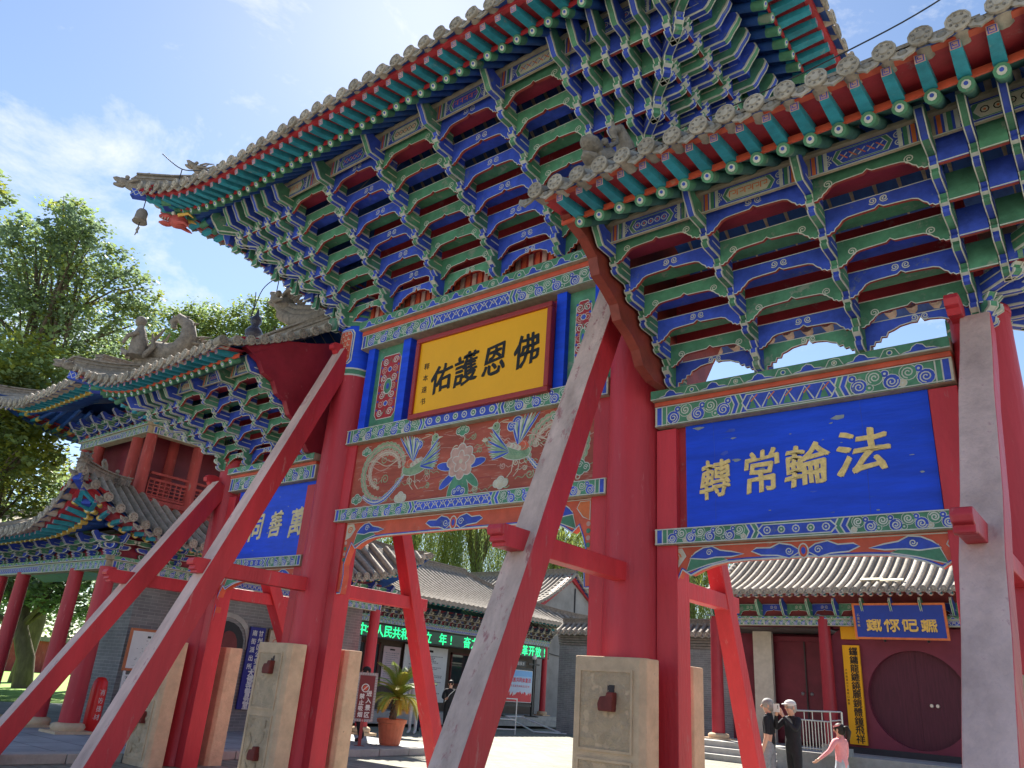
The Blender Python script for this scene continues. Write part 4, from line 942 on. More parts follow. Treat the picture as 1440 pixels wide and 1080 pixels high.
# ---- roofs
RBx=0
eM=dict(yr=2.27,zr=7.84,yf=2.60,zf=7.845,yi=1.74,zi=8.27,sp=.205,r=.05,fw=.10,fh=.10,Lf=.46,fs=.12,body=SOFB,end=GREEN,eye=BLUE,soff1=SOFB,soff2=REDB,fasc=REDB,sides='lr',ci=1)
tiled_roof(GATE,dict(XL=-8.92-2.45,XR=-3.97+2.45,rl=-8.4,rr=-4.4,yt=2.70,zt=7.95,slift=.38,zR=9.75,up=.52,lt='hip',rt='hip',Lc=2.5,push=.16,sp=.235,eave=eM))
eR=dict(yr=1.54,zr=5.37,yf=1.87,zf=5.43,yi=1.07,zi=5.66,sp=.208,r=.05,fw=.092,fh=.095,Lf=.42,fs=.04,body=SOFG,end=GREEN,eye=BLUE,soff1=SOFG,soff2=REDB,fasc=REDO,sides='r')
tiled_roof(GATE,dict(XL=-3.60,XR=1.75,rl=-3.60,rr=-.2,yt=1.95,yc=-.55,upB=0,zt=5.50,zR=6.95,up=.55,lt='verge',rt='hip',Lc=2.2,push=.14,sp=.222,eave=eR,verge=False))
eL=dict(yr=1.74,zr=5.40,yf=1.98,zf=5.46,yi=1.30,zi=5.68,sp=.20,r=.045,fw=.09,fh=.09,Lf=.34,fs=.06,body=SOFG,end=GREEN,eye=BLUE,soff1=SOFB,soff2=REDB,fasc=REDO,sides='l')
tiled_roof(GATE,dict(XL=-13.72,XR=-9.30,rl=-12.4,rr=-9.30,yt=2.04,zt=5.53,zR=6.72,up=.50,upB=0,lt='hip',rt='verge',Lc=1.9,push=.12,sp=.215,eave=eL))
# corner dragon heads, beasts, bells
def yaw(p,a,pitch=0): return Matrix.Translation(p)@Matrix.Rotation(a,4,'Z')@Matrix.Rotation(pitch,4,'X')
dragon_head(GATE,yaw((-11.48,-2.80,8.47),PI*.75,.12),.62,seed=2)
dragon_head(GATE,yaw((-13.84,-2.16,6.06),PI*.75,.1),.5,seed=4)
seated_figure(GATE,yaw((-10.62,-2.02,8.66),PI*.75),.52,seed=6); dragon_head(GATE,yaw((-10.80,-2.18,8.86),PI*.75,.45),.5,name='hip_end_beast',seed=9)
roof_dragon(GATE,yaw((-9.95,-1.42,8.85),PI*.75),.62,seed=8,name='hip_ridge_beast')
roof_dragon(GATE,yaw((-12.95,-.95,6.35),PI*.7),1.0,seed=11,name='hip_ridge_beast'); seated_figure(GATE,yaw((-13.25,-1.45,6.40),PI*.7),1.0,seed=12); dragon_head(GATE,yaw((-12.7,-.6,6.75),PI*.7,.5),.7,name='hip_ridge_dragon_head',seed=19)
dragon_head(GATE,yaw((-11.05,0,7.42),PI/2,.55),1.05,name='ridge_end_dragon_head',seed=14); bb=B()
for q in range(3): bb.tube([(-11.2,-.02,7.35+.10*q),(-10.8,-.02,7.12+.12*q),(-10.3,-.02,6.98+.12*q),(-9.6,-.02,7.0+.12*q),(-9.25,-.02,7.05+.12*q)],[.13-.03*q]*5,CARV,8)
link('moulded_ridge_end',bb.mesh('moulded_ridge_end'),GATE)
seated_figure(GATE,yaw((-9.95,0,7.3),PI/2),.55,seed=15)
roof_dragon(GATE,yaw((-3.42,-1.40,6.12),PI),.80,seed=16); b=B(); b.box((-3.62,-1.75,5.98),(-3.25,-.9,6.30),CARV); link('ridge_end_block',b.mesh('ridge_end_block'),GATE)
gourd_finial(GATE,(-12.05,0,6.95),.75)
def bell(p,s,par=GATE):
    b=B(); b.tube([(p[0],p[1],p[2]+.22*s),(p[0],p[1],p[2])],.008,METD,5); b.lathe([(.0,0),(.07*s,-.01*s),(.10*s,-.06*s),(.11*s,-.2*s),(.135*s,-.27*s),(.12*s,-.27*s)],p,CARV,14); b.tube([(p[0],p[1],p[2]-.2*s),(p[0],p[1],p[2]-.38*s)],.01*s,METD,5)
    b.prism([(0,0),(.07,-.05),(.03,-.10),(.06,-.17),(0,-.14),(-.06,-.17),(-.03,-.10),(-.07,-.05)],lambda u,v,w:Vector((p[0]+u*s,p[1]+w,p[2]-.36*s+v*s)),-.006,.006,CARV); return link('wind_bell',b.mesh('wind_bell'),par)
bell((-11.32,-2.74,8.02),.85)
def red_dragon(M,s):
    b=B(); T=lambda p:M@(Vector(p)*s); R3=M.to_3x3(); C1=mat('carved_red_dragon_paint',(.50,.09,.08),.5,.25,12,.25,(.5,.35,.25))
    b.blob(T((0,0,0)),Vector((.14,.22,.15))*s,C1,9,7,.25,1,R3); b.blob(T((0,.27,.06)),Vector((.11,.16,.07))*s,C1,9,6,.3,2,R3); b.blob(T((0,.24,-.10)),Vector((.09,.14,.05))*s,C1,9,6,.3,3,R3)
    for sx in(-1,1):
        b.blob(T((sx*.09,.12,.13)),.045*s,WHITE,7,5); b.tube([T((sx*.1,.0,.1)),T((sx*.16,-.2,.16)),T((sx*.12,-.32,.1))],[.05*s,.035*s,.01*s],GOLD,5); b.tube([T((sx*.1,-.05,-.05)),T((sx*.17,-.2,-.08)),T((sx*.12,-.3,-.14))],[.05*s,.035*s,.01*s],C1,5)
        for i in range(3): b.tube([T((sx*.06,.2+.06*i,.02)),T((sx*.06,.2+.06*i,-.05))],[.014*s,.004*s],WHITE,4)
    return link('carved_dragon_head',b.mesh('carved_dragon_head'),GATE)
red_dragon(yaw((-10.95,-2.32,7.90),PI*.75,.1),.75); red_dragon(yaw((-1.95,-2.32,7.90),-PI*.75,.1),.75)
# lightning wires over the roofs
def wire(pts,par=GATE,r=.009,posts=()):
    P=[Vector(p) for p in pts]; sm=[]
    for i in range(len(P)-1):
        for k in range(6):
            t=k/6; p0=P[max(i-1,0)];p1=P[i];p2=P[i+1];p3=P[min(i+2,len(P)-1)]
            sm.append(.5*((2*p1)+(p2-p0)*t+(2*p0-5*p1+4*p2-p3)*t*t+(3*p1-p0-3*p2+p3)*t**3))
    sm.append(P[-1]); b=B(); b.tube(sm,r,METD,5)
    for p in posts: b.tube([p,(p[0],p[1],p[2]-.3)],r,METD,5)
    link('lightning_wire',b.mesh('lightning_wire'),par)
wire([(-11.3,-2.7,9.12),(-10.9,-2.5,8.78),(-10.5,-2.3,8.72),(-10.35,-2.1,8.76),(-10.2,-1.95,9.1),(-9.8,-1.7,9.05),(-9.5,-1.5,9.3),(-9.0,-1.2,9.2),(-8.6,-.9,9.6),(-8.0,-.5,9.9)],posts=((-10.9,-2.5,8.78),(-9.8,-1.7,9.05),(-9.0,-1.2,9.2)))
wire([(-12.1,-.1,8.0),(-12.05,-.1,7.75),(-12.0,-.15,7.4),(-11.8,-.15,7.95),(-11.4,-.1,8.1),(-11.1,-.1,7.8),(-10.8,-.1,8.05),(-10.0,-.1,7.6)],posts=((-11.4,-.1,8.1),))
wire([(-3.6,-1.9,5.9),(-3.2,-2.2,5.82),(-2.6,-2.3,5.76),(-1.8,-2.3,5.78),(-1.0,-2.3,5.85),(-.4,-2.3,5.95),(0.3,-2.3,6.2)],r=.006)
wire([(-4.1,-.6,7.4),(-3.95,-.7,6.9),(-3.6,-.9,6.75),(-3.2,-.9,7.0)],r=.007)

# ---- braces
def timber(p,q,w,d,msurf,mside,name,par=GATE,up=(0,-1,0),bev=.012):
    """square timber from p to q; the face towards `up` gets msurf, the others mside"""
    p=Vector(p);q=Vector(q); y=(q-p).normalized(); x=y.cross(Vector(up)).normalized(); z=x.cross(y); M=Matrix(((x.x,y.x,z.x,p.x),(x.y,y.y,z.y,p.y),(x.z,y.z,z.z,p.z),(0,0,0,1))); L=(q-p).length
    if z.dot(Vector(up))<0: x=-x; z=-z; M=Matrix(((x.x,y.x,z.x,p.x),(x.y,y.y,z.y,p.y),(x.z,y.z,z.z,p.z),(0,0,0,1)))
    b=B(); n=10; rr=random.Random(int(abs(p.x)*100)); vs=[]; 
    for i in range(n+1):
        t=i/n; s_=1+.04*math.sin(t*5+p.x); j=rr.uniform(-.006,.006)
        for sx,sz in((-1,-1),(1,-1),(1,1),(-1,1)): vs.append(M@Vector((sx*w/2*s_+j,L*t,sz*d/2*s_)))
    ms=[];fs=[]
    for i in range(n):
        for k in range(4): fs.append((i*4+k,i*4+(k+1)%4,i*4+4+(k+1)%4,i*4+4+k)); ms.append(msurf if k==2 else mside)
    fs+= [(3,2,1,0),(n*4,n*4+1,n*4+2,n*4+3)]; ms+=[mside,mside]; b.add(vs,fs,ms); o=link(name,b.mesh(name),par); bevel(o,bev,2); return o
def brace(x,top,foot,w,d,label,m1=BLEACH,m2=RED):
    o=timber((x,top[0],top[1]),(x,foot[0],foot[1]),w,d,m1,m2,'diagonal_brace'); o['label']=label; return o
brace(XA-.02,(-.22,5.98),(-2.74,-.02),.25,.27,'front brace of the second column from the left')
brace(XD,(-.20,4.18),(-2.72,-.02),.24,.26,'front brace of the leftmost column')
brace(XB+.02,(-.34,5.95),(-2.87,-.02),.27,.27,'front brace of the third column, grey and peeling',BLEACH2)
brace(XC+.022,(-.40,4.38),(-3.55,-.02),.22,.22,'front brace of the rightmost column, bleached almost white')
for x,t,f,w in((XA,(.32,6.2),(2.80,-.02),.23),(XD,(.26,4.2),(2.75,-.02),.24),(XB-.02,(.80,5.9),(3.25,-.02),.21),(XC,(.3,4.2),(3.2,-.02),.25)):
    o=timber((x,t[0],t[1]),(x,f[0],f[1]),w,.21,RED,RED,'rear_brace')
# carved block at brace tops
for x,y,z in((XA-.05,-.30,5.95),(XC-.10,-.52,4.42),(XD-.12,-.25,4.2)):
    b=B(); b.prism([(0,0),(.12,-.02),(.16,.04),(.22,.05),(.24,.12),(.20,.18),(.05,.2),(-.15,.16),(-.15,0)],lambda u,v,w:Vector((x+w*.85,y-u*.8,z+v*.8)),-.06,.06,RED); o=link('carved_brace_block',b.mesh('carved_brace_block'),GATE); bevel(o,.006)
# tie bars with scrolled ends through braces and columns
for x,y0,y1,z in((XA,-2.02,2.05,2.52),(XD,-1.72,1.9,2.52),(XB,-2.28,2.45,2.54),(XC,-2.42,2.4,2.40)):
    b=B(); hw_=.075 if x!=XC else .055; z0,z1=z-hw_*1.2,z+hw_*1.2
    prof=[(y1,z0),(y1,z1),(y0+.06,z1),(y0+.02,z1-.01),(y0,z1-.05),(y0+.01,z1-.09),(y0+.05,z1-.10),(y0+.04,z1-.14),(y0+.08,z1-.15),(y0+.08,z0),(y0+.2,z0)]
    b.prism(prof,lambda u,v,w:Vector((x+w,u,v)),-hw_,hw_,RED); o=link('tie_bar',b.mesh('tie_bar'),GATE); bevel(o,.008)
# ---- clasping stone slabs at the column feet
def slab(x0,x1,y0,y1,z1,front=True,label=None):
    def mk():
        b=Paint(((x0+x1)/2,0,0)); c=.05
        pr=[(x0,y1),(x0,y0+c*.3),(x0+c*.3,y0),(x1-c,y0),(x1,y0+c),(x1,y1)]
        b.prism(pr,lambda u,v,w:Vector((u,v,w)),-.02,z1,STONE); return b
    b=mk(); o=link('clasping_stone',b.mesh('clasping_stone'),GATE); bevel(o,.014,2)
    if label: o['label']=label
    if front:
        # recessed carved panels: raised borders and pitted field
        bb=B(); xa,xb=x0+.08,x1-.13
        for z0_,z1_ in((.10,.86),(.96,z1-.13)):
            nx,nz=30,int(30*(z1_-z0_)/(xb-xa)); G=[]
            for i_ in range(nz+1):
                row_=[]
                for j_ in range(nx+1):
                    px,pz=xa+(xb-xa)*j_/nx,z0_+(z1_-z0_)*i_/nz; e_=min(j_,nx-j_,i_,nz-i_)
                    q=noise.noise(Vector((px*14,pz*14,x0)))*.010+noise.noise(Vector((px*45,pz*45,x0)))*.006
                    if z0_<.5: q+=.012*max(0,math.sin(11*math.hypot(px-(xa+xb)/2,pz-.5)*3+4*noise.noise(Vector((px*4,pz*4,3)))))
                    row_.append((px,y0-.004-(q if e_>0 else 0),pz))
                G.append(row_)
            bb.grid(G,STONER)
            for a,c in(((xa-.02,z0_-.02),(xb+.02,z0_)),((xa-.02,z1_),(xb+.02,z1_+.02)),((xa-.02,z0_),(xa,z1_)),((xb,z0_),(xb+.02,z1_))): bb.box((a[0],y0-.014,a[1]),(c[0],y0+.01,c[1]),STONE)
        link('carved_panel',bb.mesh('carved_panel'),o)
        rr=random.Random(int(-x0*10)); cc=B()
        for k in range(7):
            px=rr.uniform(xa+.06,xb-.06); pz=rr.uniform(.2,.8); cc.blob((px,y0-.008,pz),(rr.uniform(.03,.07),.016,rr.uniform(.03,.09)),STONER,9,6,.5,k)
        pts=[(xa+.1+.04*math.sin(i*.9),y0-.01,.16+.045*i) for i in range(14)]; cc.tube(pts,[.012+.006*math.sin(i) for i in range(14)],STONER,6)
        link('relief_carving',cc.mesh('relief_carving'),o)
    return o
MARW=mat('oxblood_tenon_wood',(.17,.03,.025),.6,.3,12)
for (c,x0,x1,zt,tz,tz2) in ((XB,-4.25,-3.52,1.73,1.33,None),(XA,-9.25,-8.58,1.74,1.42,.42),(XD,-12.08,-11.42,1.70,.62,None),(XC,-.98,-.30,1.72,1.3,None)):
    s1=slab(x0,x1,-.62,-.345,zt,True); s2=slab(x0+.06,x1-.02,.345,.62,zt-.01,False)
    for z in (tz,tz2):
        if z is None: continue
        xm=(x0+x1)/2+.02; b=B(); b.prism([(-.075,-.06),(.07,-.06),(.075,.10),(.01,.10),(.0,.065),(-.06,.06),(-.085,.0)],lambda u,v,w:Vector((xm+u,-.70+w,z+v)),0,.09,MARW); o=link('wooden_tenon',b.mesh('wooden_tenon'),s1); bevel(o,.012)
        b=B(); b.box((xm-.02,-.628,z+.10),(xm+.05,-.60,z+.16),DARK); link('tenon_slot',b.mesh('tenon_slot'),s1)
# ================================================================== other buildings
def lateral_cluster(old=False):
    def mk(BLUE=BLUE,GREEN=GREEN,WHITE=WHITE):
        if old: BLUE=mat('soot_worn_blue',(.07,.08,.16),.8,.3,9); GREEN=mat('soot_worn_clay_brown',(.17,.13,.10),.8,.3,9); WHITE=CREAM
        b=B()
        for k in range(3):
            z=k*.17; w=.16+.13*k
            pr=[(-w,.10),(-w*.85,.03),(-w*.5,0),(w*.5,0),(w*.85,.03),(w,.10),(w*.9,.14),(-w*.9,.14)]
            b.prism(pr,lambda u,v,q:Vector((u,q,z+v)),-.035+.10*k,.035+.10*k,BLUE if k%2 else GREEN)
            for q in(.037+.10*k,): b.add([(u*1.04,q,z+v*1.0-.004) for u,v in pr]+[(u*.88,q,z+v*.8+.014) for u,v in pr],[(i,(i+1)%8,8+(i+1)%8,8+i) for i in range(8)],WHITE)
            arm_into(b,.10+.13*k,.17,.06,GREEN if k%2 else BLUE,BLUE,Matrix.Translation((0,0,z)),k==2,0)
        return b.mesh('bracket_cluster')
    return cached(('cluster',old),mk)
def wood_band(par,F,L,z,h1=.2,h2=.09,h3=.55,sp=.55,seed=1,back=True,wave=True,s=1.0,old=False):
    """painted lintel, ledge and a row of bracket clusters; F local x along, y outward"""
    P=Paint((0,.09,0),(1,0,0),(0,0,1),(0,1,0)); P.box((0,-.09,z),(L,.09,z+h1),WOODE); beam_pattern(P,.01,L-.01,z+.004,z+h1-.004,seed,'lattice' if seed%2 else 'rings')
    me=P.mesh('painted_lintel'); link('painted_lintel',me,par,F)
    P=Paint((0,.14,0),(1,0,0),(0,0,1),(0,1,0)); P.box((-.05,-.12,z+h1+.004),(L+.05,.14,z+h1+h2),WOODE); 
    wave_strip(P,0,L,z+h1+.006,z+h1+h2-.002,.35)
    link('painted_ledge',P.mesh('painted_ledge'),par,F)
    n=max(1,int(L/sp)); z0=z+h1+h2+.002
    if back: b=B(); b.box((0,-.05,z0),(L,.0,z0+h3),REDP); link('bracket_backing',b.mesh('bracket_backing'),par,F)
    for i in range(n+1):
        link('bracket_cluster',lateral_cluster(old),par,F@Matrix.Translation((L*i/n,.02,z0))@Matrix.Diagonal((s,s,s*h3/.55,1)))
def wcol(par,x,y,z0,z1,r,m=REDC,base=True,name='column'):
    b=B(); b.lathe([(r,z0+.1),(r*1.0,z0+.15),(r*.95,z0+(z1-z0)*.4),(r*.86,z1)],(x,y,0),m,18); o=link(name,b.mesh(name),par)
    if base: b=B(); b.box((x-r*1.9,y-r*1.9,z0-.02),(x+r*1.9,y+r*1.9,z0+.04),STONE); b.lathe([(r*1.5,z0+.04),(r*1.65,z0+.10),(r*1.5,z0+.15),(r*1.2,z0+.17)],(x,y,0),STONE,18); link('column_base',b.mesh('column_base'),par)
OLDRED=mat('old_faded_red_paint',(.36,.06,.055),.7,.3,5,.35,(.33,.20,.18),.3,30,stretch=(1,1,.3),wscale=10)
# ---- two-storey pavilion on the left
TW=thing('pavilion',(-18,3,.12),'two-storey timber pavilion with upturned grey roofs beyond the left end of the archway','pavilion')
RX=lambda x,y:FM(x,y,0,(0,1),(1,0))
for x,r in((-15.4,.175),(-16.72,.15),(-19.3,.16),(-20.55,.16),(-22.2,.16)): wcol(TW,x,0.0,.12,3.02,r,REDC if x<-15 else REDC)
for y in(1.95,4.6,6.9): wcol(TW,-15.4,y,.12,3.02,.15)
wood_band(TW,FM(-24,0.0,0,(1,0),(0,-1)),8.65,2.98,.17,.08,.42,.62,41,s=.9)
wood_band(TW,RX(-15.4,-.0),7.0,2.98,.17,.08,.42,.62,43,s=.9)
b=B(); b.box((-17.9,.95,.118),(-15.99,7.0,3.3),BRICK); link('brick_wall',b.mesh('brick_wall'),TW)
b=B(); b.box((-24,-.02,3.7),(-15.5,7,3.74),DARK); b.box((-24.5,5.4,.1),(-17.9,5.6,3.3),BRICK) if False else None; link('ceiling',b.mesh('ceiling'),TW)
# arched doorway in the side wall
def arch_pts(y0,y1,zs,zt,n=10): 
    c=(y0+y1)/2; r=(y1-y0)/2; return [(y0,.13)]+[(c-r*math.cos(PI*i/n),zs+(zt-zs)*math.sin(PI*i/n)**.8) for i in range(n+1)]+[(y1,.13)]
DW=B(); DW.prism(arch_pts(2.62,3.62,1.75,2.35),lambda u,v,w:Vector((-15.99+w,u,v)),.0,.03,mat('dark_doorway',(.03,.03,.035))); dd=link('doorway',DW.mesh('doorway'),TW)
DW=B(); DW.prism(arch_pts(2.95,3.45,1.68,2.15),lambda u,v,w:Vector((-15.955+w,u,v)),.0,.02,mat('old_maroon_door',(.17,.035,.035))); link('door_leaf',DW.mesh('door_leaf'),dd)
ap=arch_pts(2.55,3.69,1.78,2.43); 
b=B()
for i in range(1,len(ap)-2):
    (a,z1),(c_,z2)=ap[i],ap[i+1]; b.prism([(a,z1),(c_,z2),(c_+(c_-3.12)*.13,z2+.10),(a+(a-3.12)*.13,z1+.10)],lambda u,v,w:Vector((-15.985+w,u,v)),0,.025,STONEG)
link('arch_stones',b.mesh('arch_stones'),TW)
# lower skirt roof
eT=dict(yr=3.75,zr=3.53,yf=4.12,zf=3.50,yi=3.15,zi=3.80,sp=.24,r=.05,fw=.085,fh=.09,Lf=.46,fs=.07,body=SOFB,end=mat('yellow_rafter_end',(.62,.45,.10),.6,.2,20),eye=ORN,soff1=SOFB,soff2=REDB,fasc=REDB,sides='r')
tiled_roof(TW,dict(XL=-24.5,XR=-14.35,rl=-24.5,rr=-18.65,yt=4.3,yc=3.0,zt=3.56,zR=6.3,up=.88,lt='verge',rt='hip',Lc=2.4,push=.18,sp=.25,cut=.34,eave=eT,faces=(-1,),sides='r',hips=(-1,),verge=False))
# upper storey
b=B(); b.box((-18.9,.25,4.42),(-15.7,5.6,4.52),OLDRED); b.box((-18.95,.72,4.5),(-16.6,5.2,6.9),MAR); b.box((-18.9,.25,4.1),(-15.75,5.5,4.42),OLDRED); link('upper_floor',b.mesh('upper_floor'),TW)
for x,y in((-18.75,.35),(-18.1,.35),(-16.45,.40),(-15.85,.40),(-15.85,1.5),(-15.85,2.6),(-16.6,1.3),(-16.75,2.6)): wcol(TW,x,y,4.42,6.2,.125,OLDRED,False,'upper_column')
wood_band(TW,FM(-18.9,.33,0,(1,0),(0,-1)),3.15,5.86,.16,.07,.40,.5,45,s=.85)
wood_band(TW,RX(-15.80,.33),5.2,5.86,.16,.07,.40,.5,46,s=.85)
def rail(par,p,q,z0,z1,nv,nh,m,name='lattice_railing'):
    b=B(); p=Vector(p);q=Vector(q); d=(q-p); L=d.length; d.normalize(); M=Matrix(((d.x,-d.y,0,p.x),(d.y,d.x,0,p.y),(0,0,1,0),(0,0,0,1)))
    for z in(z0,z1,z1-.13): b.box((0,-.03,z),(L,.03,z+.05),m,M)
    for i in range(nv+1): b.box((L*i/nv-.013,-.018,z0+.04),(L*i/nv+.013,.018,z1-.12),m,M)
    for i in range(1,nh): zz=z0+(z1-.12-z0)*i/nh; b.box((0,-.016,zz-.012),(L,.016,zz+.012),m,M)
    return link(name,b.mesh(name),par)
rail(TW,(-15.82,.55,0),(-15.82,1.4,0),4.55,5.05,7,5,OLDRED); rail(TW,(-15.82,1.6,0),(-15.82,2.5,0),4.55,5.05,7,5,OLDRED); rail(TW,(-18.7,.32,0),(-18.15,.32,0),4.55,4.98,1,2,OLDRED); rail(TW,(-18.0,.32,0),(-16.55,.32,0),4.5,4.85,8,4,OLDRED)
eU=dict(yr=3.9,zr=6.42,yf=4.2,zf=6.40,yi=3.2,zi=6.75,sp=.24,r=.05,fw=.085,fh=.09,Lf=.46,fs=.07,body=SOFB,end=mat('yellow_rafter_end',(0,0,0)),eye=ORN,soff1=SOFB,soff2=REDB,fasc=REDB,sides='lr')
tiled_roof(TW,dict(XL=-20.35,XR=-14.7,upR=.15,rl=-18.2,rr=-16.6,yt=4.35,yc=2.95,zt=6.40,zR=8.3,up=.62,lt='hip',rt='hip',Lc=2.3,push=.15,sp=.27,eave=eU,faces=(-1,),sides='r'))
dragon_head(TW,yaw((-14.2,-1.38,4.62),-PI*.75,.1),.42,seed=21); dragon_head(TW,yaw((-20.45,-1.45,7.15),PI*.75,.1),.4,seed=22)
roof_dragon(TW,yaw((-14.9,-.8,4.45),-PI*.75),.42,seed=23,name='hip_ridge_beast'); seated_figure(TW,yaw((-15.25,-.35,4.5),-PI*.75),.42,seed=24)
for i in range(4): seated_figure(TW,yaw((-15.05+.06*i-.1,-.6+.12*i,4.5),-PI*.7),.22,seed=30+i)
bell((-14.22,-1.34,4.42),.55,TW)
# low hall at the far left
LH=thing('side_hall',(-24,1.6,.12),'low grey-roofed hall behind the pavilion at the far left edge','hall')
tiled_roof(LH,dict(XL=-30,XR=-19.0,rl=-30,rr=-19.0,yt=2.9,yc=1.7,zt=3.75,zR=5.05,up=0,lt='verge',rt='verge',sp=.27,faces=(-1,),verge=False,rh=.22,joinrows=True))
roof_dragon(LH,yaw((-22.6,1.7,5.2),PI/2),.5,seed=40)
# ---- ticket office with LED band (front faces the court)
OF=thing('ticket_office',(-20.5,15,.12),'grey-roofed ticket office with a scrolling green LED band under its eaves','building')
QX=lambda x,y:FM(x,y,0,(0,1),(1,0))
b=B(); b.box((-26,8.6,.10),(-19.25,21.6,.28),STONEG); b.box((-26,8.8,.27),(-19.45,21.4,.45),STONEG); link('stone_plinth',b.mesh('stone_plinth'),OF)
b=B(); b.box((-25,9.2,.44),(-20.62,20.9,3.7),mat('brown_panelled_wall',(.10,.075,.06))); link('wall',b.mesh('wall'),OF)
for y in(9.7,13.4,17.1,20.75): wcol(OF,-20.0,y,.45,3.1,.13)
b=B(); b.box((-20.12,9.4,2.63),(-19.93,20.95,3.10),mat('led_band_case',(.04,.045,.04),.4,.1)); b.box((-19.925,9.45,2.67),(-19.92,20.9,3.06),mat('unlit_led_screen',(.10,.19,.13),.3,.1)); link('led_screen',b.mesh('led_screen'),OF)
text_line('中华人民共和国成立',(-19.915,10.50,2.865),(0,1,0),(0,0,1),.385,.40,LED,OF,bold=.004)
text_line('75周年!  奋力推动高',(-19.915,13.55,2.865),(0,1,0),(0,0,1),.385,.40,LED,OF,bold=.004) if False else text_line('年! 奋力推动高质',(-19.915,14.35,2.865),(0,1,0),(0,0,1),.44,.42,LED,OF,bold=.004)
text_line('的改革开放!',(-19.915,18.35,2.865),(0,1,0),(0,0,1),.45,.42,LED,OF,bold=.004)
wood_band(OF,QX(-20.0,9.4),11.5,3.12,.14,.08,.50,.42,51,s=.85,old=True)
# windows, doors, notices
def window(par,X,y0,y1,z0,z1,fm,nv=2):
    b=B(); 
    for a,c in(((y0,z0),(y1,z0+.07)),((y0,z1-.07),(y1,z1)),((y0,z0),(y0+.06,z1)),((y1-.06,z0),(y1,z1))): b.box((X-.05,a[0],a[1]),(X+.03,c[0],c[1]),fm)
    for i in range(1,nv): yy=y0+(y1-y0)*i/nv; b.box((X-.04,yy-.025,z0+.07),(X+.02,yy+.025,z1-.07),fm)
    o=link('window_frame',b.mesh('window_frame'),par); b=B(); b.box((X-.02,y0+.05,z0+.05),(X-.01,y1-.05,z1-.05),GLASS); link('window_pane',b.mesh('window_pane'),o); return o
FR=mat('dark_red_brown_frame',(.12,.035,.03),.5)
window(OF,-20.58,10.6,12.0,.5,2.55,FR,2); window(OF,-20.58,15.6,16.9,1.35,2.5,FR,1); window(OF,-20.58,17.4,18.6,1.35,2.5,FR,2)
def notice(par,X,y0,y1,z0,z1,m,lines,seed,title=True,name='notice_board'):
    P=Paint((X,0,0),(0,1,0),(0,0,1),(1,0,0)); P.box((X-.03,y0,z0),(X,y1,z1),m); rr=random.Random(seed); h=(z1-z0)
    if title: P.poly([(y0+(y1-y0)*.35,z1-h*.10),(y0+(y1-y0)*.65,z1-h*.10),(y0+(y1-y0)*.65,z1-h*.06),(y0+(y1-y0)*.35,z1-h*.06)],BLACK,1)
    for i in range(lines):
        z=z1-h*(.17+.76*i/lines); a=y0+(y1-y0)*rr.uniform(.1,.2); c=y0+(y1-y0)*rr.uniform(.55,.9); t=h*.008
        x=a
        while x<c: q=x+rr.uniform(.02,.09); P.poly([(x,z-t),(q,z-t),(q,z+t),(x,z+t)],mat('print_grey',(.25,.25,.26)),1); x=q+.02
    return link(name,P.mesh(name),par)
notice(OF,-20.55,12.15,12.95,1.2,2.45,PPINK,14,1); notice(OF,-20.4,13.0,15.2,.75,2.58,PAPER,26,2)
eO=dict(yr=3.35,zr=3.94,yf=3.62,zf=3.90,yi=2.7,zi=4.15,sp=.25,r=.05,fw=.08,fh=.08,Lf=.40,fs=.06,body=GREY,end=CREAM,eye=GREY,soff1=DARK,soff2=WOODE,fasc=WOODE,sides='r',hipbeam=False)
FO=Matrix.Translation((-22.6,0,0))@Matrix.Rotation(PI/2,4,'Z')
tiled_roof(OF,dict(F=FO,XL=8.6,XR=22.3,rl=8.6,rr=18.2,yt=3.7,zt=3.98,zR=5.75,up=.35,lt='verge',rt='hip',Lc=1.6,push=.1,sp=.26,eave=eO,joinrows=True,detail=False,faces=(-1,),rh=.3,hips=(-1,),verge=False))
# gate-house roof rising at its near end
PH=thing('portal_house',(-20.5,9.3,.12),'taller tiled portal roof with yellow rafter ends between the pavilion and the ticket office','portal')
eP=dict(yr=1.95,zr=4.93,yf=2.2,zf=4.93,yi=1.5,zi=5.1,sp=.25,r=.055,fw=.085,fh=.085,Lf=.36,fs=.06,body=SOFB,end=mat('yellow_rafter_end',(0,0,0)),eye=ORN,soff1=SOFB,soff2=REDB,fasc=REDB,sides='r')
FP=Matrix.Translation((-21.05,0,0))@Matrix.Rotation(PI/2,4,'Z')
tiled_roof(PH,dict(F=FP,XL=6.4,XR=11.6,rl=6.4,rr=9.6,yt=2.25,zt=5.0,zR=6.1,up=.3,lt='verge',rt='hip',Lc=1.3,push=.1,sp=.24,eave=eP,faces=(-1,),verge=False,rh=.26))
wood_band(PH,QX(-19.7,6.4),4.6,4.0,.18,.08,.6,.5,55,s=.95)
b=B(); b.box((-22.5,6.4,.1),(-20.0,10.6,5.0),BRICK); link('wall',b.mesh('wall'),PH); wcol(PH,-18.9,7.9,.12,4.1,.2,OLDRED); 
dragon_head(PH,yaw((-18.7,11.8,5.35),-PI*.25,.1),.4,seed=44); roof_dragon(PH,yaw((-20.9,9.5,6.2),0),.5,seed=45)
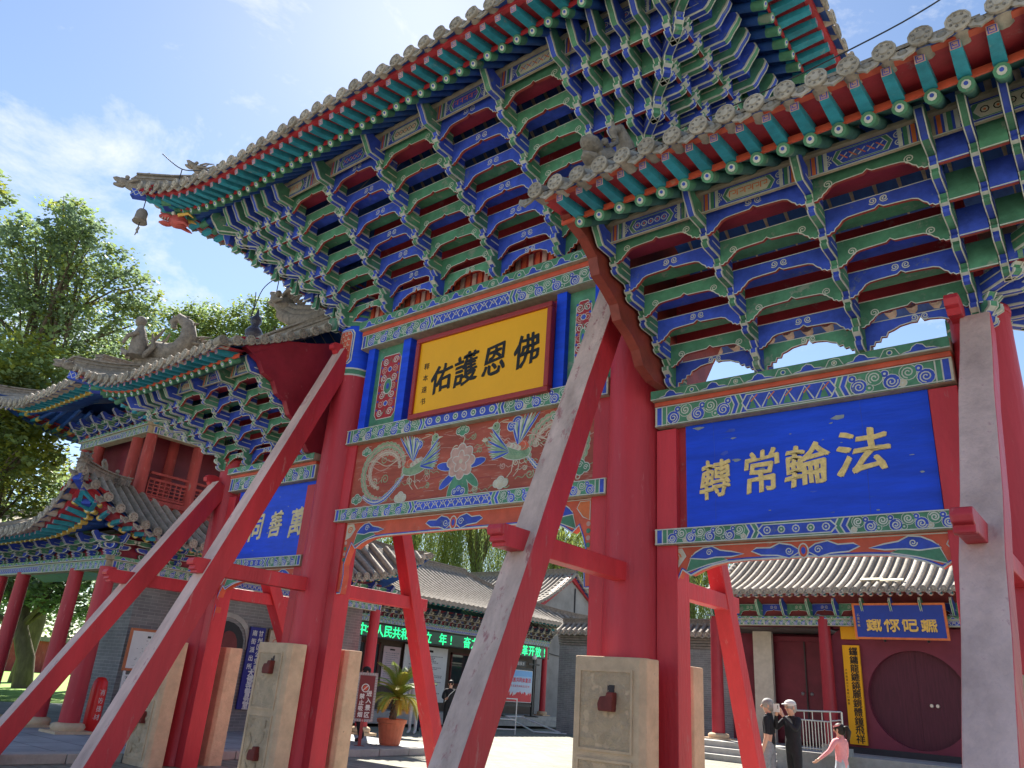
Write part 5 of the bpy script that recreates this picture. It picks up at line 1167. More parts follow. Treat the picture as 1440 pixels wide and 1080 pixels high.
# ---- gabled grey building at the end of the court
GB=thing('gabled_house',(-23,24.5,0),'plain grey gabled house with red bargeboards at the end of the court','house')
b=B(); b.prism([(21.55,0),(27.9,0),(27.9,4.55),(24.1,6.38),(21.55,4.9)],lambda u,v,w:Vector((-21+w,u,v)),-7.5,0,PLASTER); link('wall',b.mesh('wall'),GB)
for k in range(2):
    b=B(); 
    A=(23.95,6.66); E_=((21.15,4.86) if k==0 else (28.1,4.42))
    b.prism([(A[0],A[1]-.02),(E_[0],E_[1]),(E_[0],E_[1]-.28),(A[0],A[1]-.34)],lambda u,v,w:Vector((-20.9+w,u,v)),-.08,.02,REDB); link('bargeboard',b.mesh('bargeboard'),GB)
FG=Matrix.Identity(4)
tiled_roof(GB,dict(XL=-28.6,XR=-20.72,rl=-28.6,rr=-20.72,yt=3.1,yc=24.0,zt=4.88,zR=6.62,up=0,lt='verge',rt='verge',sp=.26,joinrows=True,detail=False,rh=.3))
b=B(); b.tube([(-20.97,24.3,0.3),(-20.97,24.3,6.0)],.035,METD,6); b.tube([(-20.97,21.8,3.0),(-20.97,23,2.9),(-20.97,24.3,2.86),(-20.97,26,2.75),(-20.97,27.6,2.8)],.02,METD,5); b.tube([(-20.9,21.5,4.35),(-20.8,23,4.2),(-20.9,25,4.05),(-21,27.8,4.05)],.014,METW,5); link('wall_pipe',b.mesh('wall_pipe'),GB)
# ---- hall with moon door on the right
HL=thing('moon_door_hall',(-7,16,0),'long tiled hall with maroon walls and a round moon door, seen through the right bay','hall')
b=B()
b.box((-11.2,14.9,.30),(3,24,.45),STONEG); link('terrace_floor',b.mesh('terrace_floor'),HL)
for i in range(2):
    b=B(); b.box((-11.3+.0,14.9-.32*(i+1),0),(-7.9,14.9-.32*i+.01,.30-.15*i),STONEG); o=link('stone_step',b.mesh('stone_step'),HL); bevel(o,.015)
b=B(); b.box((-7.9,14.2,0),(3,14.9,.449),STONEG); link('terrace_front',b.mesh('terrace_front'),HL)
for x in(-10.25,-7.05,-3.0,.5): wcol(HL,x,16.0,.45,3.86,.185,mat('maroon_column_paint',(.36,.025,.04),.4,.12,3))
DPL=mat('pale_side_wall',(.52,.47,.40),.85,.12)
b=B(); b.box((-10.2,16.2,.45),(-10.05,18.4,3.75),DPL); link('side_wall',b.mesh('side_wall'),HL) if False else None
b=B(); b.box((-9.55,17.1,.45),(-8.98,17.25,3.55),DPL); link('pale_wall_panel',b.mesh('pale_wall_panel'),HL)
b=B(); b.box((-10.6,17.9,.45),(-7.05,18.0,3.9),MAR); b.box((-10.3,16.25,3.55),(-7.1,18,3.6),DARK); link('wall',b.mesh('wall'),HL)
for k,(x0,x1) in enumerate(((-9.0,-8.12),(-8.10,-7.2))):
    b=B(); b.box((x0,17.45,.55),(x1,17.52,3.3),MAR); d_=link('door_leaf',b.mesh('door_leaf'),HL); bevel(d_,.01)
    b=B(); b.lathe([(.0,0),(.05,.0),(.05,.02),(.02,.03),(.0,.05)],(x1-.12 if k==0 else x0+.12,17.45,1.85),STEEL,10,(0,-1,0)); link('door_knob',b.mesh('door_knob'),d_)
b=B(); b.box((-9.02,17.4,3.3),(-7.15,17.5,3.44),MAR); b.box((-8.13,17.41,.5),(-8.09,17.44,3.3),DARK); link('door_frame',b.mesh('door_frame'),HL)
# moon-door wall with a real round opening
MX,MZ,MR=-4.93,1.85,1.20
WALLM=mat('purple_maroon_wall',(.21,.035,.06),.6,.12,2)
b=B(); n=48; Yw=16.3
sq=[]; 
for i in range(n):
    a=2*PI*i/n; dx,dz=math.cos(a),math.sin(a); x0,x1,z0,z1=-6.95,-2.9,.449,3.60
    t=min([(x1-MX)/dx if dx>1e-6 else 1e9,(x0-MX)/dx if dx<-1e-6 else 1e9,(z1-MZ)/dz if dz>1e-6 else 1e9,(z0-MZ)/dz if dz<-1e-6 else 1e9]); sq.append((MX+dx*t,MZ+dz*t))
for yy,fl in((Yw,0),):
    b.add([(x,yy,z) for x,z in sq]+[(MX+MR*math.cos(2*PI*i/n),yy,MZ+MR*math.sin(2*PI*i/n)) for i in range(n)],[(i,(i+1)%n,n+(i+1)%n,n+i) for i in range(n)],WALLM)
b.add([(MX+MR*math.cos(2*PI*i/n),Yw,MZ+MR*math.sin(2*PI*i/n)) for i in range(n)]+[(MX+MR*math.cos(2*PI*i/n),Yw+.22,MZ+MR*math.sin(2*PI*i/n)) for i in range(n)],[(i,(i+1)%n,n+(i+1)%n,n+i) for i in range(n)],WALLM,True)
b.box((-6.95,Yw+.2,3.6),(3,Yw+.3,3.9),WALLM); b.box((-2.9,Yw,.449),(3,Yw+.1,3.6),WALLM); b.box((-6.9,Yw+.3,.449),(-2.9,Yw+.4,3.7),DARK); link('moon_wall',b.mesh('moon_wall'),HL)
for k in(-1,1):
    b=B(); pts=[(MX+k*.002,MZ-MR*1.02),(MX+k*.002,MZ+MR*1.02)]+[(MX+k*MR*1.03*math.sin(PI*i/12),MZ+MR*1.03*math.cos(PI*i/12)) for i in range(1,12)]
    b.prism(pts,lambda u,v,w:Vector((u,Yw+.19+w,v)),0,.04,mat('dark_maroon_door_boards',(.10,.018,.035),.5,.25,6,stretch=(4,1,.3))); d_=link('moon_door_leaf',b.mesh('moon_door_leaf'),HL)
    b=B(); b.lathe([(0,0),(.05,0),(.05,.015),(.015,.02),(.015,.04),(.04,.05)],(MX+.35+k*.07,Yw+.18,MZ-.12),STEEL,9,(0,-1,0)); link('door_knocker',b.mesh('door_knocker'),d_)
b=B(); b.box((-6.9,Yw-.06,.45),(-2.9,Yw-.004,.60),mat('dark_threshold_wood',(.045,.04,.045))); link('threshold',b.mesh('threshold'),HL)
wood_band(HL,FM(-10.3,16.0,0,(1,0),(0,-1)),13.0,3.62,.17,.08,.01,3.0,61)
P=Paint((0,0,0)); 
for i in range(18):
    x=-10.2+.72*i; link('bracket_board',board_mesh(.66,.34,GREEN if i%2 else BLUE,'mid',.05,.5),HL,FM(x,15.96,3.88,(1,0),(0,-1)))
    link('bracket_arm',arm_obj(.2,.3,.06,BLUE if i%2 else GREEN,GREEN,True,0),HL,FM(x-.03,16.0,3.88,(1,0),(0,-1)))
b=B(); b.box((-10.4,16.02,3.87),(3,16.1,4.6),mat('dull_red_rafter',(.25,.05,.05))); link('eave_backing',b.mesh('eave_backing'),HL)
eH=dict(yr=2.95,zr=4.38,yf=3.2,zf=4.36,yi=2.4,zi=4.55,sp=.24,r=.05,fw=.08,fh=.08,Lf=.40,fs=.06,body=mat('dull_red_rafter',(.25,.05,.05)),end=PINK,eye=ORN,soff1=DARK,soff2=REDB,fasc=REDB)
tiled_roof(HL,dict(XL=-10.15,XR=4,rl=-10.15,rr=4,yt=3.3,yc=18.35,zt=4.44,zR=6.35,up=0,lt='verge',rt='verge',sp=.235,rad=.075,eave=eH,detail=True,faces=(-1,),rh=.3,mat=TILE2))
# fallen pale tiles on the hall roof
for x,y,z in((-5.6,15.65,4.80),(-5.05,15.45,4.74)):
    b=B(); b.box((-.28,-.07,0),(.28,.07,.03),mat('pale_fallen_tile',(.75,.70,.50))); link('loose_tile',b.mesh('loose_tile'),HL,Matrix.Translation((x,y,z))@Matrix.Rotation(.45,4,'X'))
# plaques of the hall
HP=thing('blue_plaque',(-5,15.7,3.25),'blue plaque with gold seal characters and an orange rim, over the round moon door','plaque')
PM=Matrix.Translation((-5.04,15.80,3.28))@Matrix.Rotation(.16,4,'X')
b=B(); b.box((-1.13,-.03,.0),(1.13,.03,.92),ORN); link('frame',b.mesh('frame'),HP,PM)
b=B(); b.box((-1.07,-.036,.055),(1.07,.0,.865),mat('navy_plaque_enamel',(.015,.05,.34),.4,.1)); link('panel',b.mesh('panel'),HP,PM)
for i,ch in enumerate('鐵祿硙鑣'): 
    o=PM@Vector((-.62+.44*i,-.038,.46)); glyph(ch,o,(1,0,0),(0,math.sin(-.16)*-1*0+.0,1),  .44,GOLD,HP,bold=.008,sx=.9,sy=1.3,ext=.004)
text_line('乙丑年秋',PM@Vector((-.99,-.038,.62)),(1,0,0),(0,0,1),.09,.07,GOLD,HP,vertical=True)
for x in(-.42,.62):
    b=B(); b.tube([PM@Vector((x,.0,.02)),PM@Vector((x,.05,-.05))],.035,METD,7); link('bracket_pin',b.mesh('bracket_pin'),HP)
YP=thing('yellow_panel',(-6.45,16.2,3.3),'small blank yellow panel above the yellow couplet board','panel')
bx('panel',(-6.68,16.20,3.30),(-6.22,16.28,3.86),YEL,YP)
YC=thing('couplet_board',(-6.5,16.2,.7),'tall yellow couplet board with black seal script beside the moon door','signboard')
bx('panel',(-6.66,16.17,.66),(-6.22,16.25,3.14),YEL,YC)
text_line('鑼鏞龍鏕鐃麗鏡體鐘飛祥',(-6.38,16.165,2.98),(1,0,0),(0,0,1),.218,.23,BLACK,YC,vertical=True,bold=.004)
text_line('大肚能容天下事笑口常開',(-6.60,16.165,2.5),(1,0,0),(0,0,1),.085,.06,BLACK,YC,vertical=True)
# boundary wall
BW=thing('boundary_wall',(-14,18.3,0),'low grey brick wall with tiled coping between the hall and the court','wall')
b=B(); b.box((-17.5,18.2,0),(-10.7,18.6,3.05),BRICK); link('wall',b.mesh('wall'),BW)
for k in range(5):
    b=B(); b.box((-17.5,18.1-.03*k+.06,3.06+.085*k),(-10.7,18.62,3.13+.085*k),TILE2); link('coping_course',b.mesh('coping_course'),BW)
tiled_roof(BW,dict(XL=-17.5,XR=-10.7,rl=-17.5,rr=-10.7,yt=.55,yc=18.45,zt=3.48,zR=3.85,up=0,lt='verge',rt='verge',sp=.24,faces=(-1,),verge=False,rh=.22,joinrows=True))
# ================================================================== street furniture and signs
def sign_thing(name,loc,label,cat): return thing(name,loc,label,cat)
# blue vertical sign on the pavilion wall
T=thing('vertical_sign',(-15.95,3.9,.55),'tall navy blue sign with white Chinese lettering hung beside the arched doorway','sign')
X=-15.90
bx('panel',(X-.05,3.70,.56),(X,4.10,2.29),SIGNB,T)
text_line('甘州区公安局',(X+.003,3.985,2.16),(0,1,0),(0,0,1),.148,.135,PAPER,T,vertical=True,bold=.002)
text_line('南街派出所',(X+.003,3.82,2.16),(0,1,0),(0,0,1),.178,.13,PAPER,T,vertical=True,bold=.002)
text_line('大佛寺警务室',(X+.003,3.90,1.32),(0,1,0),(0,0,1),.135,.165,PAPER,T,vertical=True,bold=.007)
T=thing('wall_poster',(-15.95,4.4,1.5),'small framed cream poster on the wall right of the tall blue sign','poster')
bx('frame',(X-.05,4.2,1.5),(X-.01,4.62,2.3),mat('brown_poster_frame',(.22,.14,.08)),T); P=Paint((X-.01,0,0),(0,1,0),(0,0,1),(1,0,0)); P.poly([(4.24,1.54),(4.58,1.54),(4.58,2.26),(4.24,2.26)],CREAM,1); P.ring((4.41,2.0),.07,.015,REDO,2); P.poly([(4.30,1.72),(4.52,1.72),(4.52,1.76),(4.30,1.76)],BLACK,2); link('print',P.mesh('print'),T)
# framed map board on a white rack
T=thing('map_board',(-15.6,1.2,.12),'framed white notice board with a small map, standing by the brick wall','notice board')
X=-15.62; bx('frame',(X-.04,.84,1.20),(X,1.80,1.99),mat('orange_brown_frame',(.50,.16,.07)),T)
P=Paint((X,0,0),(0,1,0),(0,0,1),(1,0,0)); P.poly([(.89,1.25),(1.75,1.25),(1.75,1.94),(.89,1.94)],PAPER,1); rr=random.Random(4)
for k in range(34):
    y=rr.uniform(1.0,1.65); z=rr.uniform(1.33,1.78); a=rr.uniform(.01,.05); P.poly([(y,z),(y+a,z),(y+a,z+.01),(y,z+.01)],mat('print_grey',(0,0,0)),2)
for k in range(5): P.line([(1.0+.1*k,1.3+.07*k),(1.3+.05*k,1.35+.05*k),(1.6,1.32+.09*k)],.004,mat('print_grey',(0,0,0)),2)
P.poly([(1.2,1.82),(1.27,1.82),(1.27,1.86),(1.2,1.86)],BLACK,2); link('map_print',P.mesh('map_print'),T)
T2=thing('sign_rack',(-15.5,1.2,.12),'white metal lattice rack with dark panels and a strip of lettering, under the map board','rack')
b=B(); X=-15.55
for y in(.86,1.10,1.34,1.58,1.80): b.box((X-.02,y-.014,.13),(X+.01,y+.014,1.12),METW)
for z in(.14,.36,.58,.80,1.0,1.12): b.box((X-.022,.86,z-.014),(X+.012,1.80,z+.014),METW)
link('rack_bars',b.mesh('rack_bars'),T2)
for (y0,y1,z0,z1) in ((.9,1.06,.62,.78),(1.14,1.3,.62,.78),(1.38,1.54,.4,.56),(.9,1.06,.18,.34),(1.14,1.3,.4,.56),(1.62,1.76,.62,.78)): bx('dark_panel',(X-.015,y0,z0),(X-.005,y1,z1),mat('navy_print_panel',(.04,.05,.12)),T2,0)
bx('title_strip',(X-.012,.88,1.02),(X+.0,1.78,1.10),METW,T2,0); text_line('游客服务中心导览',(X+.004,.95,1.055),(0,1,0),(0,0,1),.108,.085,BLACK,T2,bold=.002)
for y in(.88,1.78): bx('rack_post',(X-.05,y-.02,.12),(X-.02,y+.02,1.2),METW,T2,0)
# red fire cabinet leaning behind the corner column
T=thing('fire_cabinet',(-15.7,.55,.12),'red fire equipment drum standing behind the corner column of the pavilion','fire cabinet')
b=B(); b.lathe([(.12,.0),(.135,.03),(.14,.3),(.14,.7),(.12,.86),(.07,.93),(.0,.94)],(-15.62,.50,.125),FIRE,18); link('body',b.mesh('body'),T)
text_line('消防器材',(-15.478,.50,.80),(.3,1,0),(0,0,1),.14,.11,PAPER,T,vertical=True)
# hanging chime at eave bracket
# red info sign on a post
T=thing('warning_sign',(-12.75,4.45,0),'maroon no-smoking sign with a grey patterned border on a red post','sign')
M0=Matrix.Translation((-12.85,4.62,0))@Matrix.Rotation(math.radians(55),4,'Z')
b=B(); b.box((-.03,-.03,-.0),(.03,.03,.62),OLDRED,M0); link('post',b.mesh('post'),T); b=B(); b.box((-.16,-.12,0),(.16,.12,.06),OLDRED,M0); b.box((-.10,-.09,.06),(.10,.09,.12),OLDRED,M0); link('post_base',b.mesh('post_base'),T)
P=Paint(M0@Vector((0,-.028,0)),M0.to_3x3()@Vector((1,0,0)),(0,0,1),M0.to_3x3()@Vector((0,-1,0))); P.box((-.21,-.027,.56),(.21,.02,1.50),mat('grey_patterned_border',(.30,.27,.28)),M0)
P.poly([(-.155,.62),(.155,.62),(.155,1.44),(-.155,1.44)],SIGNM,1); P.ring((-.02,1.20),.075,.018,PAPER,2,16); P.circ((-.02,1.2),.05,REDO,2); P.line([(-.07,1.15),(.03,1.25)],.014,PAPER,3)
for i in range(18):
    z=.60+i*.05
    for sx in(-.183,.183): P.ring((sx,z),.014,.006,PAPER,1,6)
for i in range(7): P.ring((-.15+.05*i,1.47),.014,.006,PAPER,1,6); P.ring((-.15+.05*i,.585),.014,.006,PAPER,1,6)
link('sign_board',P.mesh('sign_board'),T)
r3=M0.to_3x3(); 
text_line('禁止吸烟',M0@Vector((-.07,-.032,1.04)),r3@Vector((1,0,0)),(0,0,1),.115,.105,PAPER,T,vertical=True,bold=.004)
text_line('进入景区',M0@Vector((.07,-.032,1.10)),r3@Vector((1,0,0)),(0,0,1),.135,.115,PAPER,T,vertical=True,bold=.004)
# potted cycad
T=thing('cycad_pot',(-12.9,5.5,.12),'potted cycad palm with arching yellow-green fronds in a terracotta tub','potted plant')
b=B(); b.lathe([(.0,0),(.20,0),(.22,.04),(.285,.42),(.31,.43),(.32,.50),(.285,.505),(.27,.46),(.0,.45)],(-12.9,5.5,.12),TERRA,20,None,False); link('pot',b.mesh('pot'),T)
b=B(); b.tube([(-12.9,5.5,.55),(-12.88,5.52,.75),(-12.84,5.54,1.0)],[.06,.07,.05],BARK,9)
for i in range(40):
    a=i*2.4; z=.6+.01*i; b.blob((-12.9+.02*(z-.5)+.062*math.cos(a),5.5+.062*math.sin(a)+.04*(z-.5),z),.025,BARK,5,3)
link('trunk',b.mesh('trunk'),T)
rr=random.Random(8)
def frond(az,elv,L,m,w=.16):
    b=B(); base=Vector((-12.84,5.54,1.02)); dirh=Vector((math.cos(az),math.sin(az),0)); pts=[]; p=base.copy(); a=elv
    for k in range(13):
        pts.append(p.copy()); p=p+(dirh*math.cos(a)+Vector((0,0,math.sin(a))))*L/12; a-=(.10+.06*(1.2-elv))
    b.tube(pts,[.010]*12+[.004],m,4)
    side=Vector((-dirh.y,dirh.x,0))
    for k in range(1,40):
        t=k/40*12; i=min(11,int(t)); q=pts[i].lerp(pts[i+1],t-i); d=(pts[i+1]-pts[i]).normalized(); ll=w*math.sin(PI*min(1,(k/40)*.9+.12))**.6
        for sg in(-1,1):
            tip=q+side*sg*ll*.80+d*ll*.55+Vector((0,0,ll*(.25-.5*k/40))); n=d*.0085
            b.face([q-n,q+n,tip+n*.2,tip-n*.2],m)
    return b
for i in range(42):
    ring=i//14; az=i*2.399+rr.uniform(-.2,.2); el=(1.35,.95,.45)[ring]+rr.uniform(-.12,.12); fb=frond(az,el,rr.uniform(.85,1.0),PALM if rr.random()<.6 else PALMY); link('frond',fb.mesh('frond'),T)
for i in range(5): fb=frond(i*1.3+.5,.25,.62,mat('dead_yellow_frond',(.50,.30,.03),.6)); link('frond',fb.mesh('frond'),T)
# poster stand
T=thing('poster_stand',(-19.2,18.2,.45),'poster stand with a blue sky and red skyline print in front of the ticket office','poster stand')
P=Paint((-19.17,0,0),(0,1,0),(0,0,1),(1,0,0)); P.box((-19.2,17.0,.93),(-19.17,18.85,2.08),PAPER)
for k,c in enumerate(((.55,.62,.75),(.50,.62,.78),(.35,.55,.80),(.20,.45,.80))): z=1.25+.2*k; P.poly([(17.02,z),(18.83,z),(18.83,z+.21),(17.02,z+.21)],mat('poster_sky_%s'%('pale','light','mid','deep')[k],c,.4,.05,bump=0),1)
rs=random.Random(2); y=17.02
while y<18.8: w_=rs.uniform(.04,.1); P.poly([(y,.95),(min(18.83,y+w_),.95),(min(18.83,y+w_),1.12+rs.uniform(.02,.2)),(y,1.12+rs.uniform(.02,.2))],mat('poster_red',(.70,.03,.05),.4,.05,bump=0),2); y+=w_
link('poster',P.mesh('poster'),T)
text_line('中华民族共同体意识',(-19.165,17.15,1.72),(0,1,0),(0,0,1),.19,.18,mat('poster_red',(0,0,0)),T,bold=.004); text_line('铸牢中华民族共同体意识宣传',(-19.165,17.2,1.5),(0,1,0),(0,0,1),.12,.09,mat('poster_red',(0,0,0)),T)
b=B(); 
for y in(16.9,18.95): b.box((-19.24,y-.04,.45),(-19.16,y+.04,2.55),METD); b.box((-19.5,y-.06,.43),(-18.9,y+.06,.47),METD)
b.box((-19.24,16.9,.78),(-19.18,18.95,.86),METD); b.box((-19.24,16.9,2.10),(-19.18,18.95,2.16),METD); b.box((-19.22,17.2,2.2),(-19.18,18.4,2.42),METD); b.blob((-19.2,18.95,2.6),.10,METW,8,6); b.box((-19.22,18.6,2.3),(-19.18,19.3,2.36),METD)
link('stand_frame',b.mesh('stand_frame'),T); text_line('无障碍通道服务',(-19.175,17.3,2.31),(0,1,0),(0,0,1),.155,.14,PAPER,T)
# steel frame lying on the paving
T=thing('steel_trestle',(-18.4,17.5,0),'white steel frame lying askew on the paving before the poster stand','frame')
b=B(); 
def rod(a,c,r=.022,m=METW): b.tube([a,c],r,m,6)
A,Bq,Cq,D_=(-19.2,17.4,.43),(-17.6,17.0,.03),(-17.3,18.2,.03),(-19.1,18.2,.43)
for a,c in((A,Bq),(Bq,Cq),(Cq,D_),(D_,A)): rod(a,c,.03)
rod((-17.6,17,.03),(-16.9,18.0,.03),.02); link('frame_tubes',b.mesh('frame_tubes'),T)
T=thing('folding_rack',(-17.0,14.3,0),'small steel rack standing in the shade behind the grey brace','rack')
b=B(); 
for (x,y) in((-17.2,14.2),(-16.9,15.0)): rod((x,y,0),(x,y,1.1),.02)
for z in(.15,.45,1.08): rod((-17.2,14.2,z),(-16.9,15.0,z),.018)
link('rack_tubes',b.mesh('rack_tubes'),T)
# railing in front of the hall
T=thing('steel_railing',(-6.9,13.2,.45),'low steel railing of thin upright bars before the maroon double doors','railing')
b=B(); 
for k in range(11):
    x=-7.25+.075*k; rod((x,13.9,.52),(x,13.9,1.18),.014,STEEL)
for z in(.55,1.18): rod((-7.3,13.9,z),(-6.42,13.9,z),.02,STEEL)
link('bars',b.mesh('bars'),T)
for x in(-7.32,-6.42,-6.15):
    b=B(); rod((x,13.9,.44),(x,13.9,1.42),.028,STEEL); link('railing_post',b.mesh('railing_post'),T)
b=B(); rod((-7.32,13.9,1.38),(-6.15,13.9,1.42),.022,STEEL); rod((-6.42,13.9,1.2),(-6.15,13.9,1.24),.018,STEEL); link('handrail',b.mesh('handrail'),T)
for k,x in enumerate((-7.05,-6.85,-6.62)):
    b=B(); rod((x,13.9,1.18),(x,13.9,1.38),.014,STEEL); link('short_bar',b.mesh('short_bar'),T)
b=B(); b.box((-6.55,13.5,.45),(-6.0,14.1,.62),STONEG); link('stone_block',b.mesh('stone_block'),thing('stone_block',(-6.3,13.8,.45),'low grey stone block at the foot of the railing','stone block'))

# ================================================================== people
def person(loc,rot,s,label,group,J,cols,hair,head_extra=None,fem=False,hairlen=0):
    root=thing('person',loc,label,'person',group)
    D=dict(pelvis=(0,0,.93),waist=(0,0,1.08),chest=(0,0,1.30),neck=(0,-.01,1.46),hb=(0,.01,1.53),ht=(0,.01,1.64),
      Ls=(-.175,0,1.39),Le=(-.235,-.02,1.12),Lw=(-.245,.06,.88),Lh=(-.245,.09,.80),Rs=(.175,0,1.39),Re=(.235,-.02,1.12),Rw=(.245,.06,.88),Rh=(.245,.09,.80),
      Lp=(-.095,0,.90),Lk=(-.10,.02,.49),La=(-.10,-.02,.09),Lt=(-.12,.13,.04),Rp=(.095,0,.90),Rk=(.10,.02,.49),Ra=(.10,-.02,.09),Rt=(.12,.13,.04)); D.update({k_:v_ for k_,v_ in J.items() if k_!='_yaw'})
    k=.86 if fem else 1
    rad=dict(pelvis=(.15,.11),waist=(.135*k,.10),chest=(.165*k,.115),neck=(.055,.055),hb=(.070,.082),ht=(.078,.095),Ls=(.068,.065),Le=(.046,.046),Lw=(.033,.028),Lh=(.038,.02),Rs=(.068,.065),Re=(.046,.046),Rw=(.033,.028),Rh=(.038,.02),
      Lp=(.095,.095),Lk=(.062,.066),La=(.045,.05),Lt=(.04,.03),Rp=(.095,.095),Rk=(.062,.066),Ra=(.045,.05),Rt=(.04,.03))
    names=list(D); vs=[Vector(D[n]) for n in names]; rs=[rad[n] for n in names]; ix={n:i for i,n in enumerate(names)}
    E_=[('pelvis','waist'),('waist','chest'),('chest','neck'),('neck','hb'),('hb','ht')]+[(a,b_) for S in 'LR' for a,b_ in (('chest',S+'s'),(S+'s',S+'e'),(S+'e',S+'w'),(S+'w',S+'h'),('pelvis',S+'p'),(S+'p',S+'k'),(S+'k',S+'a'),(S+'a',S+'t'))]
    tag={}
    ed=[(ix[a],ix[b_]) for a,b_ in E_]; tags=[]
    for a,b_ in E_:
        p=a[-1:]+b_[-1:]; 
        if b_ in('hb','ht') or a=='chest' and b_=='neck' and False: t='skin'
        elif b_ in('Lh','Rh'): t='skin'
        elif b_ in('Lw','Rw'): t='sleeve'
        elif b_ in('Le','Re','Ls','Rs','chest','neck'): t='top'
        elif b_=='waist': t='top'
        elif b_ in('Lt','Rt'): t='shoe'
        else: t='leg'
        tags.append(t)
    # fingers and thumb
    for S in 'LR':
        w,h=Vector(D[S+'w']),Vector(D[S+'h']); d=(h-w).normalized(); sd=d.cross(Vector((0,1,.3))).normalized(); cu=sd.cross(d)
        for q,(o,l) in enumerate(((-.028,.062),(-.01,.072),(.01,.068),(.027,.052))):
            a=h+sd*o+d*.015; m=a+d*l*.5+cu*.008; e=a+d*l*.85+cu*.03
            n=len(vs); vs+=[a,m,e]; rs+=[(.010,.010),(.0085,.0085),(.007,.007)]; ed+=[(ix[S+'h'],n),(n,n+1),(n+1,n+2)]; tags+=['skin']*3
        a=w.lerp(h,.5)+sd*-.03; n=len(vs); vs+=[a,a+d*.03-sd*.02,a+d*.055-sd*.02]; rs+=[(.011,.011),(.009,.009),(.008,.008)]; ed+=[(ix[S+'h'],n),(n,n+1),(n+1,n+2)]; tags+=['skin']*3
    me=bpy.data.meshes.new('body'); me.from_pydata(vs,ed,[]); o=bpy.data.objects.new('tmp',me); COL.objects.link(o)
    md=o.modifiers.new('s','SKIN'); md.use_smooth_shade=True; su=o.modifiers.new('u','SUBSURF'); su.levels=1; su.render_levels=1
    for i,v in enumerate(me.skin_vertices[0].data): v.radius=rs[i]; v.use_root=(i==0)
    dg=bpy.context.evaluated_depsgraph_get(); dg.update(); out=bpy.data.meshes.new_from_object(o.evaluated_get(dg)); bpy.data.objects.remove(o); out.name='body'
    out.materials.clear(); keys=['skin','top','sleeve','leg','shoe']
    for kx in keys: out.materials.append(cols.get(kx,SKIN))
    segs=[(vs[a],vs[b_]-vs[a],tags[i]) for i,(a,b_) in enumerate(ed)]
    mis=[]
    for p in out.polygons:
        c=p.center; best=None;bd=1e9
        for a,d,t in segs:
            u=max(0,min(1,(c-a).dot(d)/max(1e-9,d.length_squared))); q=(c-a-d*u).length
            if q<bd: bd=q;best=t
        if best=='top' and c.z>1.47*1.0 and abs(c.x)<.09 and 'noneck' not in cols: best='skin'
        mis.append(keys.index(best))
    out.polygons.foreach_set('material_index',mis); out.polygons.foreach_set('use_smooth',[True]*len(mis))
    M=Matrix.Translation(loc)@Matrix.Rotation(rot,4,'Z')@Matrix.Scale(s,4)
    link('body',out,root,M)
    hb,ht=Vector(D['hb']),Vector(D['ht']); hd=(ht-hb).normalized(); yaw_=J.get('_yaw',0)
    HM=M@Matrix.Translation(hb.lerp(ht,.5))@Matrix.Rotation(yaw_,4,'Z')
    b=B(); b.blob((0,.100,-.015),(.013,.022,.022),SKIN,8,6,M=None); b.blob((0,.088,.012),(.05,.012,.012),SKIN,8,5)
    for sx in(-1,1): b.blob((sx*.086,-.005,-.005),(.012,.022,.032),SKIN,7,5)
    link('nose_and_ears',b.mesh('nose_and_ears'),root,HM)
    b=B(); 
    for sx in(-1,1): b.blob((sx*.032,.092,.006),(.013,.006,.007),BLACK,7,5); b.box((sx*.032-.018,.094,.024),(sx*.032+.018,.100,.030),hair if hair else HAIRB)
    b.box((-.024,.092,-.052),(.024,.097,-.044),mat('lip_colour',(.42,.12,.10))); link('eyes_and_mouth',b.mesh('eyes_and_mouth'),root,HM)
    if hair:
        b=B(); b.blob((0,-.015,.035),(.094,.108,.098),hair,14,9,.05,3); b.blob((0,-.045,-.015),(.088,.08,.09),hair,12,8,.05,4)
        if hairlen: 
            b.tube([(0,-.11,.05),(0,-.16,.06),(.01,-.19,-.02),(.02,-.17,-.14),(.02,-.15,-.2)],[.03,.045,.05,.035,.008],hair,8)
            b.blob((.06,-.05,-.06),(.05,.05,.08),hair,9,6,.2,5)
        link('hair',b.mesh('hair'),root,HM)
    return root,M,HM
cb=dict(skin=SKIN,top=CLOTHB,sleeve=CLOTHB,leg=CLOTHB,shoe=CLOTHW)
ga='visitors standing in the court'
# man photographing
r,M,HM=person((-4.72,6.40,0),math.radians(150),.895,'man in black with a pale cap raising a phone to take a photo','people',dict(
    Re=(.25,.16,1.22),Rw=(.10,.26,1.45),Rh=(.06,.27,1.53),Le=(-.25,.14,1.22),Lw=(-.10,.27,1.43),Lh=(-.05,.28,1.52),hb=(0,.03,1.54),ht=(0,.02,1.65),Lk=(-.12,.03,.49),Rk=(.11,-.02,.49)),cb,HAIRG)
b=B(); b.blob((0,-.005,.055),(.098,.11,.075),CAPW,14,8); b.prism([(-.075,.06),(-.05,.15),(0,.17),(.05,.15),(.075,.06)],lambda u,v,w:Vector((u,v,.055+w-.15*(v-.06))),0,.01,CAPW); link('cap',b.mesh('cap'),r,HM)
ph=thing('phone',(-4.8,6.2,1.35),'white phone held up by the man in the pale cap','phone'); b=B(); b.box((-.075,.325,1.50),(.075,.337,1.64),METW); b.blob((-.045,.338,1.60),.012,BLACK,6,4); b.blob((-.045,.338,1.57),.010,BLACK,6,4); o=link('phone_body',b.mesh('phone_body'),ph,M)
